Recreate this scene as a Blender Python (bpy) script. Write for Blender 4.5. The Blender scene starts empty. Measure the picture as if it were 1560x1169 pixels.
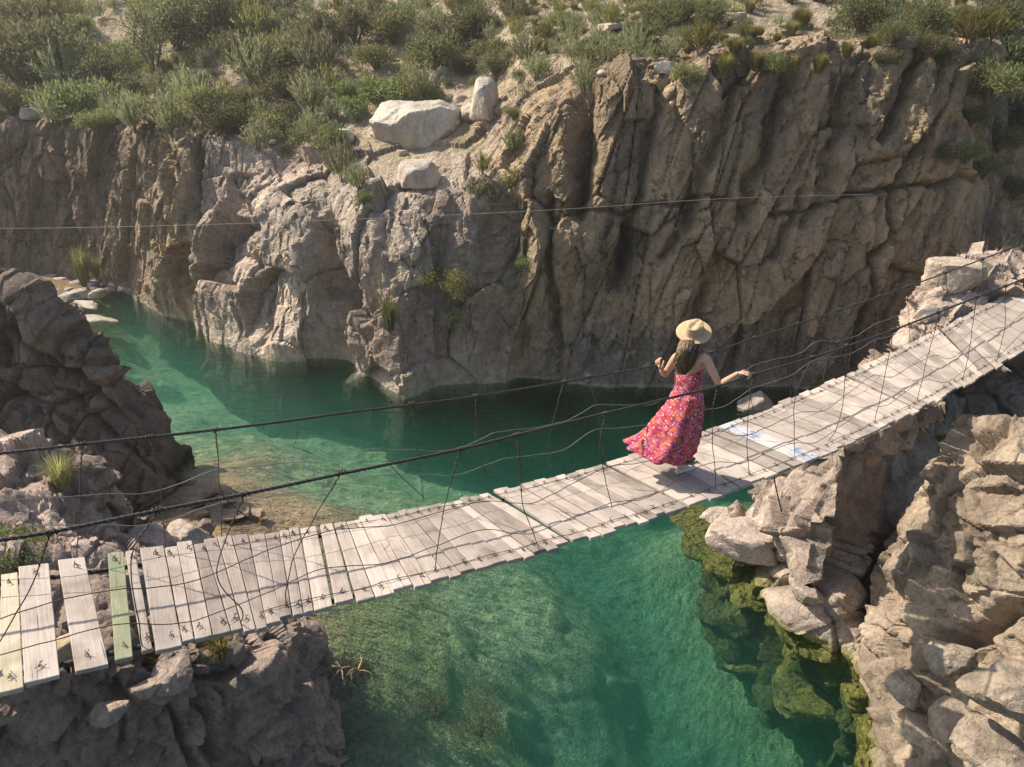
import bpy, bmesh, math, random
import numpy as np
from mathutils import Vector, Matrix
R = math.radians
random.seed(7)
rng = np.random.default_rng(11)
SC = bpy.context.scene
COL = SC.collection

# ------------------------------------------------------------------ camera
H = 8.0                      # eye height above the water (m)
PITCH = R(24.5); FPX = 1060.0; IW, IH = 1560, 1169
CP, SP = math.cos(PITCH), math.sin(PITCH)
cam = bpy.data.cameras.new('camera'); camo = bpy.data.objects.new('camera', cam); COL.objects.link(camo)
camo.location = (0, 0, H); camo.rotation_euler = (math.pi/2 - PITCH, 0, 0)
cam.sensor_width = 36; cam.lens = FPX / IW * 36; cam.clip_end = 500; cam.clip_start = .05
SC.camera = camo

def P(px, py, Y):
    """survey helper: the point at forward distance Y seen at (px, py) of the photograph"""
    x = (px - IW/2)/FPX; y = -(py - IH/2)/FPX
    t = Y/(CP + y*SP)
    return np.array([x*t, Y, H + t*(-SP + y*CP)])
def W(px, py, z=0.0):
    y = -(py - IH/2)/FPX
    t = (z - H)/(-SP + y*CP)
    return P(px, py, t*(CP + y*SP))
def proj(p):
    p = np.asarray(p, float)
    d = p[..., 1]*CP - (p[..., 2]-H)*SP; u = p[..., 1]*SP + (p[..., 2]-H)*CP
    return np.stack([IW/2 + FPX*p[..., 0]/d, IH/2 - FPX*u/d], -1)

# ------------------------------------------------------------------ noise
def _h(ix, iy, iz, seed):
    with np.errstate(over='ignore'):
        h = ix.astype(np.uint32)*np.uint32(374761393) + iy.astype(np.uint32)*np.uint32(668265263) + iz.astype(np.uint32)*np.uint32(2147483647) + np.uint32((seed*974634777) & 0xffffffff)
        h = (h ^ (h >> np.uint32(13)))*np.uint32(1274126177)
        h = (h ^ (h >> np.uint32(16)))*np.uint32(2246822519)
        return h ^ (h >> np.uint32(15))
def _u(h, k):
    with np.errstate(over='ignore'):
        g = (h + np.uint32((k*0x9E3779B9) & 0xffffffff))*np.uint32(2654435761)
        g = g ^ (g >> np.uint32(15)); g = g*np.uint32(2246822519); g = g ^ (g >> np.uint32(13))
    return g.astype(np.float64)/4294967295.0
def gnoise(p, seed=0):
    i = np.floor(p).astype(np.int64); f = p - i
    w = f*f*f*(f*(f*6-15)+10)
    out = np.zeros(len(p))
    for dx in (0, 1):
        for dy in (0, 1):
            for dz in (0, 1):
                h = _h(i[:, 0]+dx, i[:, 1]+dy, i[:, 2]+dz, seed)
                g = (_u(h, 1)*2-1)*(f[:, 0]-dx) + (_u(h, 2)*2-1)*(f[:, 1]-dy) + (_u(h, 3)*2-1)*(f[:, 2]-dz)
                out += g*(w[:, 0] if dx else 1-w[:, 0])*(w[:, 1] if dy else 1-w[:, 1])*(w[:, 2] if dz else 1-w[:, 2])
    return out*1.5
def fbm(p, oct=4, seed=0, gain=.5):
    a, s, o = 1.0, 0.0, 0.0
    for k in range(oct):
        o = o + a*gnoise(p*2.03**k + k*17.3, seed+k); s += a; a *= gain
    return o/s
def worley(p, seed=0, jit=.9):
    """facet field: per cell a random offset and tilt; also F1, F2"""
    i = np.floor(p).astype(np.int64)
    n = len(p); f1 = np.full(n, 9e9); f2 = np.full(n, 9e9); best = np.zeros(n, np.uint32); rel = np.zeros((n, 3))
    for dx in (-1, 0, 1):
        for dy in (-1, 0, 1):
            for dz in (-1, 0, 1):
                c = i + np.array([dx, dy, dz])
                h = _h(c[:, 0], c[:, 1], c[:, 2], seed)
                q = c + .5 + jit*(np.stack([_u(h, 4), _u(h, 5), _u(h, 6)], 1)-.5)
                v = p - q; d = (v*v).sum(1)
                m = d < f1
                f2 = np.where(m, f1, np.minimum(f2, d))
                f1 = np.where(m, d, f1); best = np.where(m, h, best); rel[m] = v[m]
    g = np.stack([_u(best, 7), _u(best, 8), _u(best, 9)], 1)*2-1
    return np.sqrt(f1), np.sqrt(f2), _u(best, 10)*2-1, (g*rel).sum(1), best
def warp(p, amt, sc, seed):
    return p + amt*np.stack([gnoise(p*sc+31.7*k, seed+40+k) for k in range(3)], 1)
def facets(p, size, seed, off=.5, tilt=.9, crack=.25, cw=.1, wp=.25, ret=False):
    q = warp(p/np.asarray(size, float), wp, 1.3, seed)
    a, b, o, t, hh = worley(q, seed)
    c = np.clip((b-a)/cw, 0, 1)
    d = off*o + tilt*t - crack*(1-c)**2
    return (d, _u(hh, 12)) if ret else d
def sstep(a, b, x):
    t = np.clip((x-a)/(b-a), 0, 1); return t*t*(3-2*t)

# ------------------------------------------------------------------ objects
def setp(o, label=None, cat=None, group=None, kind=None):
    if label: o['label'] = label
    if cat: o['category'] = cat
    if group: o['group'] = group
    if kind: o['kind'] = kind
    return o
def link(name, me, mat=None, parent=None):
    o = bpy.data.objects.new(name, me); COL.objects.link(o)
    if mat is not None and not me.materials: me.materials.append(mat)
    if parent is not None: o.parent = parent
    return o
def empty(name, loc=(0, 0, 0), rz=0.0, label=None, cat=None, group=None):
    o = bpy.data.objects.new(name, None); COL.objects.link(o); o.location = loc; o.rotation_euler = (0, 0, rz)
    o.empty_display_size = .1
    return setp(o, label, cat, group)
def mesh_np(name, verts, faces, smooth=True, col=None, extra=None, sharp=0):
    """faces: (n, k) int array, k = 3 or 4"""
    verts = np.asarray(verts, np.float32); faces = np.asarray(faces, np.int32)
    me = bpy.data.meshes.new(name)
    me.vertices.add(len(verts)); me.vertices.foreach_set('co', verts.ravel())
    n, k = faces.shape
    me.loops.add(n*k); me.loops.foreach_set('vertex_index', faces.ravel())
    me.polygons.add(n); me.polygons.foreach_set('loop_start', np.arange(0, n*k, k, dtype=np.int32))
    me.polygons.foreach_set('loop_total', np.full(n, k, np.int32))
    me.polygons.foreach_set('use_smooth', np.full(n, smooth, dtype=bool))
    me.update(calc_edges=True); me.validate()
    if sharp: me.set_sharp_from_angle(angle=R(sharp))
    if col is not None:
        c = np.ones((len(verts), 4), np.float32); c[:, :3] = col
        a = me.color_attributes.new('albedo', 'FLOAT_COLOR', 'POINT'); a.data.foreach_set('color', c.ravel())
    for kx, vx in (extra or {}).items():
        a = me.attributes.new(kx, 'FLOAT', 'POINT'); a.data.foreach_set('value', np.asarray(vx, np.float32))
    return me
def grid_faces(nu, nv, off=0, closed=False):
    u = np.arange(nu if closed else nu-1); v = np.arange(nv-1)
    U, V = np.meshgrid(u, v, indexing='ij'); U2 = (U+1) % nu
    return (np.stack([U*nv+V, U2*nv+V, U2*nv+V+1, U*nv+V+1], -1).reshape(-1, 4) + off)
class MB:
    """collects shapes for ONE mesh"""
    def __init__(s): s.v, s.f, s.n = [], [], 0
    def add(s, v, f):
        f = np.asarray(f, np.int32)
        if f.shape[1] == 3: f = np.concatenate([f, f[:, 2:3]], 1)
        s.v.append(np.asarray(v, float)); s.f.append(f + s.n); s.n += len(v)
    def tube(s, pts, rad, k=6, cap=True):
        pts = np.asarray(pts, float); n = len(pts); rad = np.broadcast_to(np.asarray(rad, float), (n,))
        t = np.gradient(pts, axis=0); t /= np.linalg.norm(t, axis=1)[:, None]+1e-9
        ref = np.array([0, 0, 1.]) if abs(t[:, 2]).mean() < .8 else np.array([1., 0, 0])
        a = np.cross(t, ref); a /= np.linalg.norm(a, axis=1)[:, None]+1e-9; b = np.cross(t, a)
        an = np.arange(k)*2*np.pi/k
        ring = pts[:, None] + rad[:, None, None]*(a[:, None]*np.cos(an)[None, :, None] + b[:, None]*np.sin(an)[None, :, None])
        v = ring.reshape(-1, 3); i, j = np.meshgrid(np.arange(n-1), np.arange(k), indexing='ij'); j2 = (j+1) % k
        f = np.stack([i*k+j, i*k+j2, (i+1)*k+j2, (i+1)*k+j], -1).reshape(-1, 4)
        if cap:
            v = np.concatenate([v, pts[:1], pts[-1:]]); q = np.arange(k)
            f = np.concatenate([f, np.stack([q*0+n*k, (q+1) % k, q, q], 1), np.stack([q*0+n*k+1, (n-1)*k+q, (n-1)*k+(q+1) % k, (n-1)*k+(q+1) % k], 1)])
        s.add(v, f)
    def mesh(s, name, smooth=True, col=None):
        v = np.concatenate(s.v); f = np.concatenate(s.f)
        me = bpy.data.meshes.new(name)
        faces = [tuple(dict.fromkeys(int(i) for i in q)) for q in f]
        me.from_pydata([tuple(p) for p in v], [], faces)
        me.polygons.foreach_set('use_smooth', np.full(len(me.polygons), smooth, dtype=bool)); me.update()
        return me
    def build(s, name, mat, parent=None, smooth=True):
        return link(name, s.mesh(name, smooth), mat, parent)

# ------------------------------------------------------------------ materials
def newmat(name):
    m = bpy.data.materials.new(name); m.use_nodes = True
    nt = m.node_tree; nt.nodes.clear()
    out = nt.nodes.new('ShaderNodeOutputMaterial')
    return m, nt, out
def nd(nt, t, **kw):
    n = nt.nodes.new(t)
    for k, v in kw.items():
        if k in n.inputs: n.inputs[k].default_value = v
        else: setattr(n, k, v)
    return n
def ramp(nt, fac, stops):
    r = nt.nodes.new('ShaderNodeValToRGB'); cr = r.color_ramp
    while len(cr.elements) < len(stops): cr.elements.new(.5)
    for e, (p, c) in zip(cr.elements, stops):
        e.position = p; e.color = (*c, 1) if len(c) == 3 else c
    nt.links.new(fac, r.inputs[0]); return r
def mixc(nt, a, b, fac, mode='MIX'):
    m = nt.nodes.new('ShaderNodeMix'); m.data_type = 'RGBA'; m.blend_type = mode
    for sock, v in ((m.inputs[0], fac), (m.inputs[6], a), (m.inputs[7], b)):
        if isinstance(v, bpy.types.NodeSocket): nt.links.new(v, sock)
        elif isinstance(v, (int, float)): sock.default_value = v
        else: sock.default_value = (*v, 1)
    return m.outputs[2]
def mapping(nt, coord, scale=(1, 1, 1), rot=(0, 0, 0)):
    mp = nt.nodes.new('ShaderNodeMapping'); mp.inputs['Scale'].default_value = scale; mp.inputs['Rotation'].default_value = rot
    nt.links.new(coord, mp.inputs[0]); return mp.outputs[0]
def noise(nt, vec, scale, detail=6, rough=.6, dist=0.0):
    n = nd(nt, 'ShaderNodeTexNoise', Scale=scale, Detail=detail, Roughness=rough, Distortion=dist)
    if vec is not None: nt.links.new(vec, n.inputs['Vector'])
    return n.outputs['Fac']

def rock_material(name, scale=1.0, bump=.35, rough=.9, speck=.35, cell=1.0):
    m, nt, out = newmat(name); L = nt.links.new
    b = nd(nt, 'ShaderNodeBsdfPrincipled', Roughness=rough); b.inputs['Specular IOR Level'].default_value = .2
    at = nd(nt, 'ShaderNodeVertexColor', layer_name='albedo')
    geo = nd(nt, 'ShaderNodeNewGeometry'); pos = geo.outputs['Position']
    n1 = noise(nt, pos, 1.7*scale, 8, .65, .4); n2 = noise(nt, pos, 9*scale, 8, .7); n3 = noise(nt, mapping(nt, pos, (2.2, 2.2, .5), (0, R(-14), 0)), 2.4*scale, 7, .65, .6)
    r1 = ramp(nt, n1, [(.25, (.62, .60, .58)), (.5, (1, 1, 1)), (.78, (1.28, 1.22, 1.14))])
    r2 = ramp(nt, n2, [(.3, (1-speck,)*3), (.52, (1, 1, 1)), (.75, (1+.5*speck,)*3)])
    r3 = ramp(nt, n3, [(.32, (.72, .70, .70)), (.5, (1, 1, 1)), (.72, (1.16, 1.12, 1.05))])
    c = mixc(nt, at.outputs[0], r1.outputs[0], 1.0, 'MULTIPLY')
    c = mixc(nt, c, r2.outputs[0], 1.0, 'MULTIPLY')
    c = mixc(nt, c, r3.outputs[0], .8, 'MULTIPLY')
    L(c, b.inputs['Base Color'])
    vo = nd(nt, 'ShaderNodeTexVoronoi', feature='DISTANCE_TO_EDGE', Scale=1.6*scale)
    wv = nd(nt, 'ShaderNodeVectorMath', operation='ADD'); nn = nd(nt, 'ShaderNodeTexNoise', Scale=2.0*scale, Detail=5.0)
    L(pos, nn.inputs['Vector']); sc = nd(nt, 'ShaderNodeVectorMath', operation='SCALE'); sc.inputs['Scale'].default_value = .55/scale
    L(nn.outputs['Color'], sc.inputs[0]); L(pos, wv.inputs[0]); L(sc.outputs[0], wv.inputs[1]); L(wv.outputs[0], vo.inputs['Vector'])
    cr = ramp(nt, vo.outputs['Distance'], [(0, (0, 0, 0)), (.045, (1, 1, 1))])
    n5 = nd(nt, 'ShaderNodeTexVoronoi', feature='F1', Scale=5.0*scale); n5.inputs['Detail'].default_value = 3.0; n5.inputs['Roughness'].default_value = .6; L(wv.outputs[0], n5.inputs['Vector'])
    h = nd(nt, 'ShaderNodeMath', operation='MULTIPLY_ADD'); L(n5.outputs['Distance'], h.inputs[0]); h.inputs[1].default_value = cell; L(n2, h.inputs[2])
    h2 = nd(nt, 'ShaderNodeMath', operation='MULTIPLY_ADD'); L(cr.outputs[0], h2.inputs[0]); h2.inputs[1].default_value = .25; L(h.outputs[0], h2.inputs[2])
    n4 = noise(nt, pos, 34*scale, 6, .7)
    h3 = nd(nt, 'ShaderNodeMath', operation='MULTIPLY_ADD'); L(n4, h3.inputs[0]); h3.inputs[1].default_value = .4; L(h2.outputs[0], h3.inputs[2])
    bp = nd(nt, 'ShaderNodeBump', Strength=bump, Distance=.10/scale); L(h3.outputs[0], bp.inputs['Height']); L(bp.outputs[0], b.inputs['Normal'])
    L(b.outputs[0], out.inputs[0]); return m

def leaf_material(name, c1, c2, c3=None, trans=.42, hue_by_object=True):
    m, nt, out = newmat(name); L = nt.links.new
    d = nd(nt, 'ShaderNodeBsdfDiffuse', Roughness=.8); t = nd(nt, 'ShaderNodeBsdfTranslucent')
    geo = nd(nt, 'ShaderNodeNewGeometry'); oi = nd(nt, 'ShaderNodeObjectInfo')
    r = ramp(nt, geo.outputs['Random Per Island'], [(0, c1), (.55, c2), (1, c3 or c2)])
    hs = nd(nt, 'ShaderNodeHueSaturation'); L(r.outputs[0], hs.inputs['Color'])
    mr = nd(nt, 'ShaderNodeMapRange'); L(oi.outputs['Random'], mr.inputs[0]); mr.inputs[3].default_value = .475; mr.inputs[4].default_value = .525
    L(mr.outputs[0], hs.inputs['Hue'])
    mv = nd(nt, 'ShaderNodeMapRange'); L(oi.outputs['Random'], mv.inputs[0]); mv.inputs[3].default_value = .75; mv.inputs[4].default_value = 1.3
    L(mv.outputs[0], hs.inputs['Value'])
    L(hs.outputs[0], d.inputs[0]); L(hs.outputs[0], t.inputs[0])
    mx = nd(nt, 'ShaderNodeMixShader'); mx.inputs[0].default_value = trans
    L(d.outputs[0], mx.inputs[1]); L(t.outputs[0], mx.inputs[2]); L(mx.outputs[0], out.inputs[0]); return m

def plain(name, c, rough=.6, metal=0.0, bump=0.0, nscale=30, var=.25, spec=.3):
    m, nt, out = newmat(name); L = nt.links.new
    b = nd(nt, 'ShaderNodeBsdfPrincipled', Roughness=rough, Metallic=metal); b.inputs['Specular IOR Level'].default_value = spec
    tc = nd(nt, 'ShaderNodeTexCoord'); n = noise(nt, tc.outputs['Object'], nscale, 5, .6)
    r = ramp(nt, n, [(.25, tuple(x*(1-var) for x in c)), (.75, tuple(min(1, x*(1+var)) for x in c))])
    L(r.outputs[0], b.inputs['Base Color'])
    if bump:
        bp = nd(nt, 'ShaderNodeBump', Strength=bump, Distance=.01); L(n, bp.inputs['Height']); L(bp.outputs[0], b.inputs['Normal'])
    L(b.outputs[0], out.inputs[0]); return m

# ------------------------------------------------------------------ lofted terrain sheets
def crs(a, n_per):
    """resample control rows a (m, ..., c) along axis 0: half Catmull-Rom, half linear"""
    m = len(a); out = []
    for i in range(m-1):
        p0 = a[i-1] if i > 0 else 2*a[0]-a[1]; p1, p2 = a[i], a[i+1]; p3 = a[i+2] if i+2 < m else 2*a[m-1]-a[m-2]
        n = n_per[i]
        for k in range(n):
            t = k/n
            c = .5*((2*p1)+(-p0+p2)*t+(2*p0-5*p1+4*p2-p3)*t*t+(-p0+3*p1-3*p2+p3)*t**3)
            out.append(.5*c+.5*(p1+(p2-p1)*t))
    out.append(a[-1]); return np.array(out)
def loft(ribs, res, vres=None):
    """ribs: list of lists of control points (x, y, z, extra...) with equal counts -> grid (nu, nv, c)"""
    A = np.array(ribs, float); vres = vres or res
    du = np.linalg.norm(np.diff(A[..., :3], axis=0), axis=-1); nu = [max(2, int(np.ceil(np.median(d)/res))) for d in du]
    dv = np.linalg.norm(np.diff(A[..., :3], axis=1), axis=-1).T
    vr = vres if isinstance(vres, (list, tuple)) else [vres]*len(dv)
    nv = [max(2, int(np.ceil(np.median(d)/v))) for d, v in zip(dv, vr)]
    G = crs(A, nu); G = np.swapaxes(crs(np.swapaxes(G, 0, 1), nv), 0, 1); return G
def blur(d, nu, nv, n=1):
    d = d.reshape(nu, nv)
    for _ in range(n):
        for ax in (0, 1):
            p = np.concatenate([d.take([0], ax), d, d.take([-1], ax)], ax); k = d.shape[ax]
            d = .13*p.take(range(0, k), ax)+.74*d+.13*p.take(range(2, k+2), ax)
    return d.ravel()
def gnormals(G, toward=(0, 0, 8.0)):
    a = np.gradient(G[..., :3], axis=0); b = np.gradient(G[..., :3], axis=1)
    n = np.cross(a, b); n /= np.linalg.norm(n, axis=-1)[..., None]+1e-9
    c = ((np.array(toward)-G[..., :3])*n).sum(-1)
    if np.median(np.sign(c)) < 0: n = -n
    return n
# ================================================================== SETTING
M_ROCK = rock_material('rock', 1.0, .8, .92, .30)
M_NEAR = rock_material('near_rock', 2.2, .7, .92, .38, .35)
M_BOULDER = rock_material('boulder_rock', 1.3, .5, .92, .22, .4)

def shade_cols(*cs): return [np.array(c, float) for c in cs]
def lerp(a, b, t): return a + (b-a)*t[..., None]

# ---- far bank: cliffs, promontory and hillside as one sheet of ground -------
HT = [(-20, 40.5), (-160, 50)]
def rib(x, wy, *rows, hm=None, ht=None, hb=None):
    pts = []
    wx = x if not isinstance(wy, tuple) else wy[0]; wyy = wy if not isinstance(wy, tuple) else wy[1]
    w = W(wx, wyy)
    pts.append([*(w + np.array([0, .5, -4.5])), 1]); pts.append([*w, 1])
    for i, r in enumerate(rows):
        if len(r) == 2: r = (x, *r)
        rock = (r[3] if len(r) > 3 else (1, 1, 1, 1, .15, 0, 0, 0)[i])
        pts.append([*P(*r[:3]), rock])
    return pts
FAR = [
 rib(-300, 425, (350, 28.5), (290, 28.7), (245, 28.8), (198, 29), (150, 31.5), (60, 36), (-20, 41), (-160, 51)),
 rib(-120, 426, (350, 28.5), (290, 28.7), (245, 28.8), (198, 29), (150, 31.5), (60, 36), (-20, 41), (-160, 51)),
 rib(60, 428, (350, 28.4), (290, 28.6), (245, 28.7), (196, 29), (150, 31.5), (60, 36), (-20, 41), (-160, 51)),
 rib(190, 447, (372, 26.1), (310, 26.3), (255, 26.5), (205, 26.9), (150, 30.5), (60, 35.5), (-20, 40.5), (-160, 50)),
 rib(245, 478, (400, 23.7), (340, 24), (280, 24.3), (216, 24.8), (155, 29), (60, 34.5), (-20, 40), (-160, 50)),
 rib(292, 490, (420, 22.9), (350, 23.3), (285, 23.7), (220, 24.4), (160, 28.5), (60, 34), (-20, 39.5), (-160, 49)),
 rib(330, (325, 520), (335, 445, 21.3), (345, 370, 22), (350, 330, 23.2), (350, 225, 24.6), (350, 170, 28), (350, 60, 33.5), (350, -20, 39), (350, -160, 49)),
 rib(385, (375, 540), (385, 440, 20.2), (385, 330, 21.2), (390, 285, 23), (395, 228, 24.6, .8), (395, 175, 27.5), (395, 60, 33), (395, -20, 38.5), (395, -160, 48)),
 rib(440, (435, 551), (440, 440, 19.6), (440, 335, 20.3), (445, 290, 21.6, .9), (450, 235, 24, .5), (450, 180, 27), (450, 60, 32.5), (450, -20, 38), (450, -160, 48)),
 rib(500, (500, 548), (490, 440, 19.4), (495, 350, 19.9), (500, 300, 21, .9), (505, 235, 23.8, .35), (510, 175, 26.5), (510, 60, 32), (510, -20, 37.5), (510, -160, 47)),
 rib(560, (560, 578), (550, 470, 18.2), (550, 345, 18.9), (555, 300, 20, .8), (560, 240, 23, .25), (560, 165, 26.2), (560, 60, 31.5), (560, -20, 37), (560, -160, 47)),
 rib(612, (612, 606), (605, 480, 17.3), (605, 345, 18.3), (610, 295, 19.5, .8), (612, 240, 22.4, .2), (612, 160, 25.8), (612, 60, 31), (612, -20, 36), (612, -160, 46)),
 rib(660, (660, 590), (655, 470, 17.6), (655, 340, 18.4), (660, 290, 19.6, .8), (665, 240, 22, .2), (668, 150, 25.8), (668, 60, 30.5), (668, -20, 35), (668, -160, 45)),
 rib(705, (705, 585), (705, 450, 17.9), (705, 330, 18.8), (710, 285, 19.8, .7), (715, 232, 22, .2), (725, 140, 25.4), (725, 60, 30), (725, -20, 34), (725, -160, 44)),
 rib(745, (745, 585), (745, 450, 18), (742, 315, 18.9), (745, 278, 19.7, .8), (752, 215, 21.3, .6), (762, 120, 24.4), (768, 50, 28.5), (768, -20, 33), (768, -160, 43)),
 rib(800, (800, 583), (800, 430, 17.9), (800, 295, 18.5), (800, 240, 19.3), (800, 165, 20.7, .8), (808, 105, 22.8), (812, 45, 26.5), (812, -20, 32), (812, -160, 42)),
 rib(840, (840, 580), (840, 430, 17.8), (840, 300, 18.2), (840, 230, 18.6), (845, 158, 19.4), (850, 102, 22.2), (855, 45, 26), (855, -20, 31), (855, -160, 42)),
 rib(900, (900, 590), (430, 17.7), (310, 18), (220, 18.3), (138, 18.9), (92, 21.5), (40, 25.5), (-20, 31), (-160, 41)),
 rib(1000, (1000, 592), (430, 17.6), (310, 17.9), (210, 18.2), (116, 18.7), (75, 21), (30, 24.5), (-25, 29), (-160, 40)),
 rib(1100, (1100, 592), (430, 17.5), (310, 17.8), (205, 18.2), (100, 18.7), (62, 21), (22, 24), (-28, 28.5), (-160, 39)),
 rib(1250, (1250, 592), (430, 17.5), (310, 17.8), (200, 18.2), (88, 18.7), (52, 21), (18, 24), (-30, 28), (-160, 38)),
 rib(1400, (1370, 592), (1385, 430, 17.6), (1400, 310, 17.9), (1415, 200, 18.3), (1430, 90, 18.8), (1430, 52, 21), (1430, 18, 24), (1430, -30, 28), (1430, -160, 38)),
 rib(1460, (1420, 590), (1440, 430, 18.1), (1460, 310, 18.5), (1482, 200, 18.9), (1505, 85, 19.5), (1508, 45, 21.8), (1508, 10, 24.5), (1508, -40, 28), (1508, -160, 38)),
 rib(1530, W(1500, 592)[:0].size or (1490, 545), (1505, 430, 21.2), (1520, 310, 21.6), (1535, 200, 22), (1555, 70, 22.6), (1560, 30, 24.2), (1560, 0, 26.5), (1560, -40, 30), (1560, -160, 39)),
 rib(1620, (1580, 500), (1600, 430, 24.2), (1615, 310, 24.6), (1630, 200, 25), (1650, 60, 25.6), (1660, 20, 27), (1660, -10, 29), (1660, -50, 32), (1660, -160, 41)),
 rib(1800, (1760, 460), (1780, 400, 27.5), (1790, 310, 27.8), (1800, 200, 28), (1820, 50, 28.6), (1830, 10, 30), (1830, -20, 32), (1830, -60, 35), (1830, -160, 43)),
]
# grooves worn or split into the cliffs: (px, py) to (px, py), half width (px), depth (m)
GROOVES = [((495, 330), (520, 560), 16, .9), ((372, 300), (395, 540), 9, .3), ((890, 150), (882, 330), 20, .9), ((770, 320), (800, 590), 30, .8), ((740, 330), (752, 560), 22, .5),
 ((1290, 510), (1395, 210), 7, .5), ((1235, 345), (1300, 120), 12, .5), ((1130, 330), (1205, 115), 14, .55), ((1045, 330), (1130, 100), 13, .5), ((830, 300), (850, 590), 9, .5),
 ((945, 420), (1010, 120), 12, .45), ((1075, 440), (1060, 560), 9, .3), ((255, 220), (285, 450), 12, .6), ((300, 225), (312, 400), 8, .35), ((96, 205), (112, 400), 12, .5), ((1340, 215), (1395, 95), 8, .6), ((1175, 400), (1225, 300), 9, .35),
 ((935, 440), (960, 340), 14, .6), ((1010, 400), (1060, 310), 10, .4), ((650, 470), (690, 320), 12, .25), ((590, 350), (600, 440), 12, .2), ((1180, 330), (1270, 310), 5, .3), ((860, 330), (1110, 300), 4, .25), ((1280, 305), (1480, 270), 5, .4)]
def grooves(px, gl):
    d = np.zeros(len(px))
    for a, b, wd, dp in gl:
        a = np.array(a, float); b = np.array(b, float); ab = b-a
        t = np.clip(((px-a)@ab)/(ab@ab), 0, 1); q = px-(a+t[:, None]*ab)
        # ragged line
        e = np.linalg.norm(q, axis=1)/wd
        d += dp*np.exp(-e*e*1.6)
    return d
def far_bank():
    G = loft(FAR, .045, [.25, .042, .042, .042, .042, .06, .12, .14, .3])
    nu, nv = G.shape[:2]; N = gnormals(G).reshape(-1, 3); B = G.reshape(-1, 4); p = B[:, :3]; rk = np.clip(B[:, 3], 0, 1)
    px = proj(p); xs, ys = px[:, 0], px[:, 1]
    prom = sstep(285, 330, xs)*(1-sstep(720, 800, xs))          # the water-worn promontory is rounder
    leanp = np.stack([p[:, 0]-.24*p[:, 2]*(1-prom), p[:, 1], p[:, 2]], 1)
    big, hb = facets(leanp, (1.5, 1.8, 4.8), 3, .6, 1.2, .45, .04, .06, True)
    mid, hm = facets(leanp, (.6, .8, 1.7), 5, .6, 1.2, .45, .07, .06, True)
    sml = facets(leanp, (.24, .3, .5), 8, .6, 1.1, .3, .10, .06)
    pil = 1-2*np.abs(gnoise(leanp*np.array([.75, .75, .13]), 21))**.8
    lump = fbm(p*.6, 4, 60); med = fbm(p*2.2, 5, 70); soft, hs_ = facets(p, (2.1, 2.1, 2.4), 31, .6, 1.2, .22, .05, .16, True)
    jag = px + 12*np.stack([gnoise(p*1.3, 90), gnoise(p*1.3+9, 91)], 1) + 4*np.stack([gnoise(p*5, 92), gnoise(p*5+9, 93)], 1)
    gr = grooves(jag, GROOVES)
    d_cliff = .05*pil + .33*big + .15*mid + .07*sml + .02*med
    d_prom = .36*lump + .52*soft + .10*mid + .05*sml + .02*med
    d = rk*(d_cliff*(1-prom) + d_prom*prom - gr*(1.15-.15*prom))
    soil = .28*fbm(p*.45, 4, 100) + .09*fbm(p*2.5, 4, 110) + .05*np.maximum(0, facets(p, .5, 115, .5, .6, .2, .1))
    ledge = (1-rk)*soil
    # near the waterline keep the edge where it is, below it undercut
    nearw = np.exp(-(p[:, 2]/.7)**2)
    d = d*(1-.75*nearw) + ledge
    q = p + N*d[:, None]
    # colour of the ground itself
    c_cliff, c_prom, c_soil, c_dry = shade_cols((.34, .25, .16), (.47, .385, .30), (.41, .325, .235), (.30, .25, .15))
    t = fbm(p*.35, 3, 200); t2 = fbm(leanp*np.array([1.2, 1.2, .25]), 4, 210)
    c = lerp(c_cliff, np.array((.41, .295, .18)), sstep(-.15, .45, t)); c = lerp(c, np.array((.155, .13, .10)), sstep(.05, .4, t2)*.85)
    c = lerp(c, np.array((.44, .35, .21)), sstep(.1, .6, -t2)*.6)
    cp = lerp(c_prom, np.array((.40, .30, .235)), sstep(-.1, .4, t)); cp = lerp(cp, np.array((.23, .205, .185)), sstep(.15, .6, t2)*.6)
    c = lerp(c, cp, prom)
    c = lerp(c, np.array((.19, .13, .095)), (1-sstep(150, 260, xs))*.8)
    tone = (1+.34*(hb*(1-prom)+hs_*prom-.5) + .30*(hm-.5)); c = c*tone[:, None]
    # the foot of the right cliff is greyer, with pale mineral crust
    foot = (1-sstep(.9, 2.3, p[:, 2]+.5*lump))*sstep(760, 900, xs)
    c = lerp(c, np.array((.185, .155, .14)), foot*.9)
    crust = sstep(.12, .3, fbm(p*3.2, 5, 230))*sstep(.15, .5, fbm(p*.9, 3, 240)+.35)*(1-sstep(1.2, 2.7, p[:, 2]))*sstep(800, 880, xs)*(1-sstep(1250, 1400, xs))
    c = lerp(c, np.array((.40, .36, .34)), crust*.75)
    wl = np.exp(-((p[:, 2]-.05)/.05)**2); c = lerp(c, np.array((.42, .38, .32)), wl*.7)
    c = lerp(c, np.array((.05, .055, .035)), sstep(0, .5, -p[:, 2]))
    s = lerp(c_soil, c_dry, sstep(-.35, .3, fbm(p*.5, 4, 250))); s = lerp(s, np.array((.46, .36, .27)), sstep(.1, .4, fbm(p*1.1, 3, 260))*.7)
    c = lerp(s, c, sstep(.15, .6, rk + .25*med))
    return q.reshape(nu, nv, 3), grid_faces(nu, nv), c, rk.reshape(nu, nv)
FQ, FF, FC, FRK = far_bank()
setp(link('terrain', mesh_np('terrain', FQ.reshape(-1, 3), FF, True, FC, None, 26), M_ROCK), kind='structure')

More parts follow.
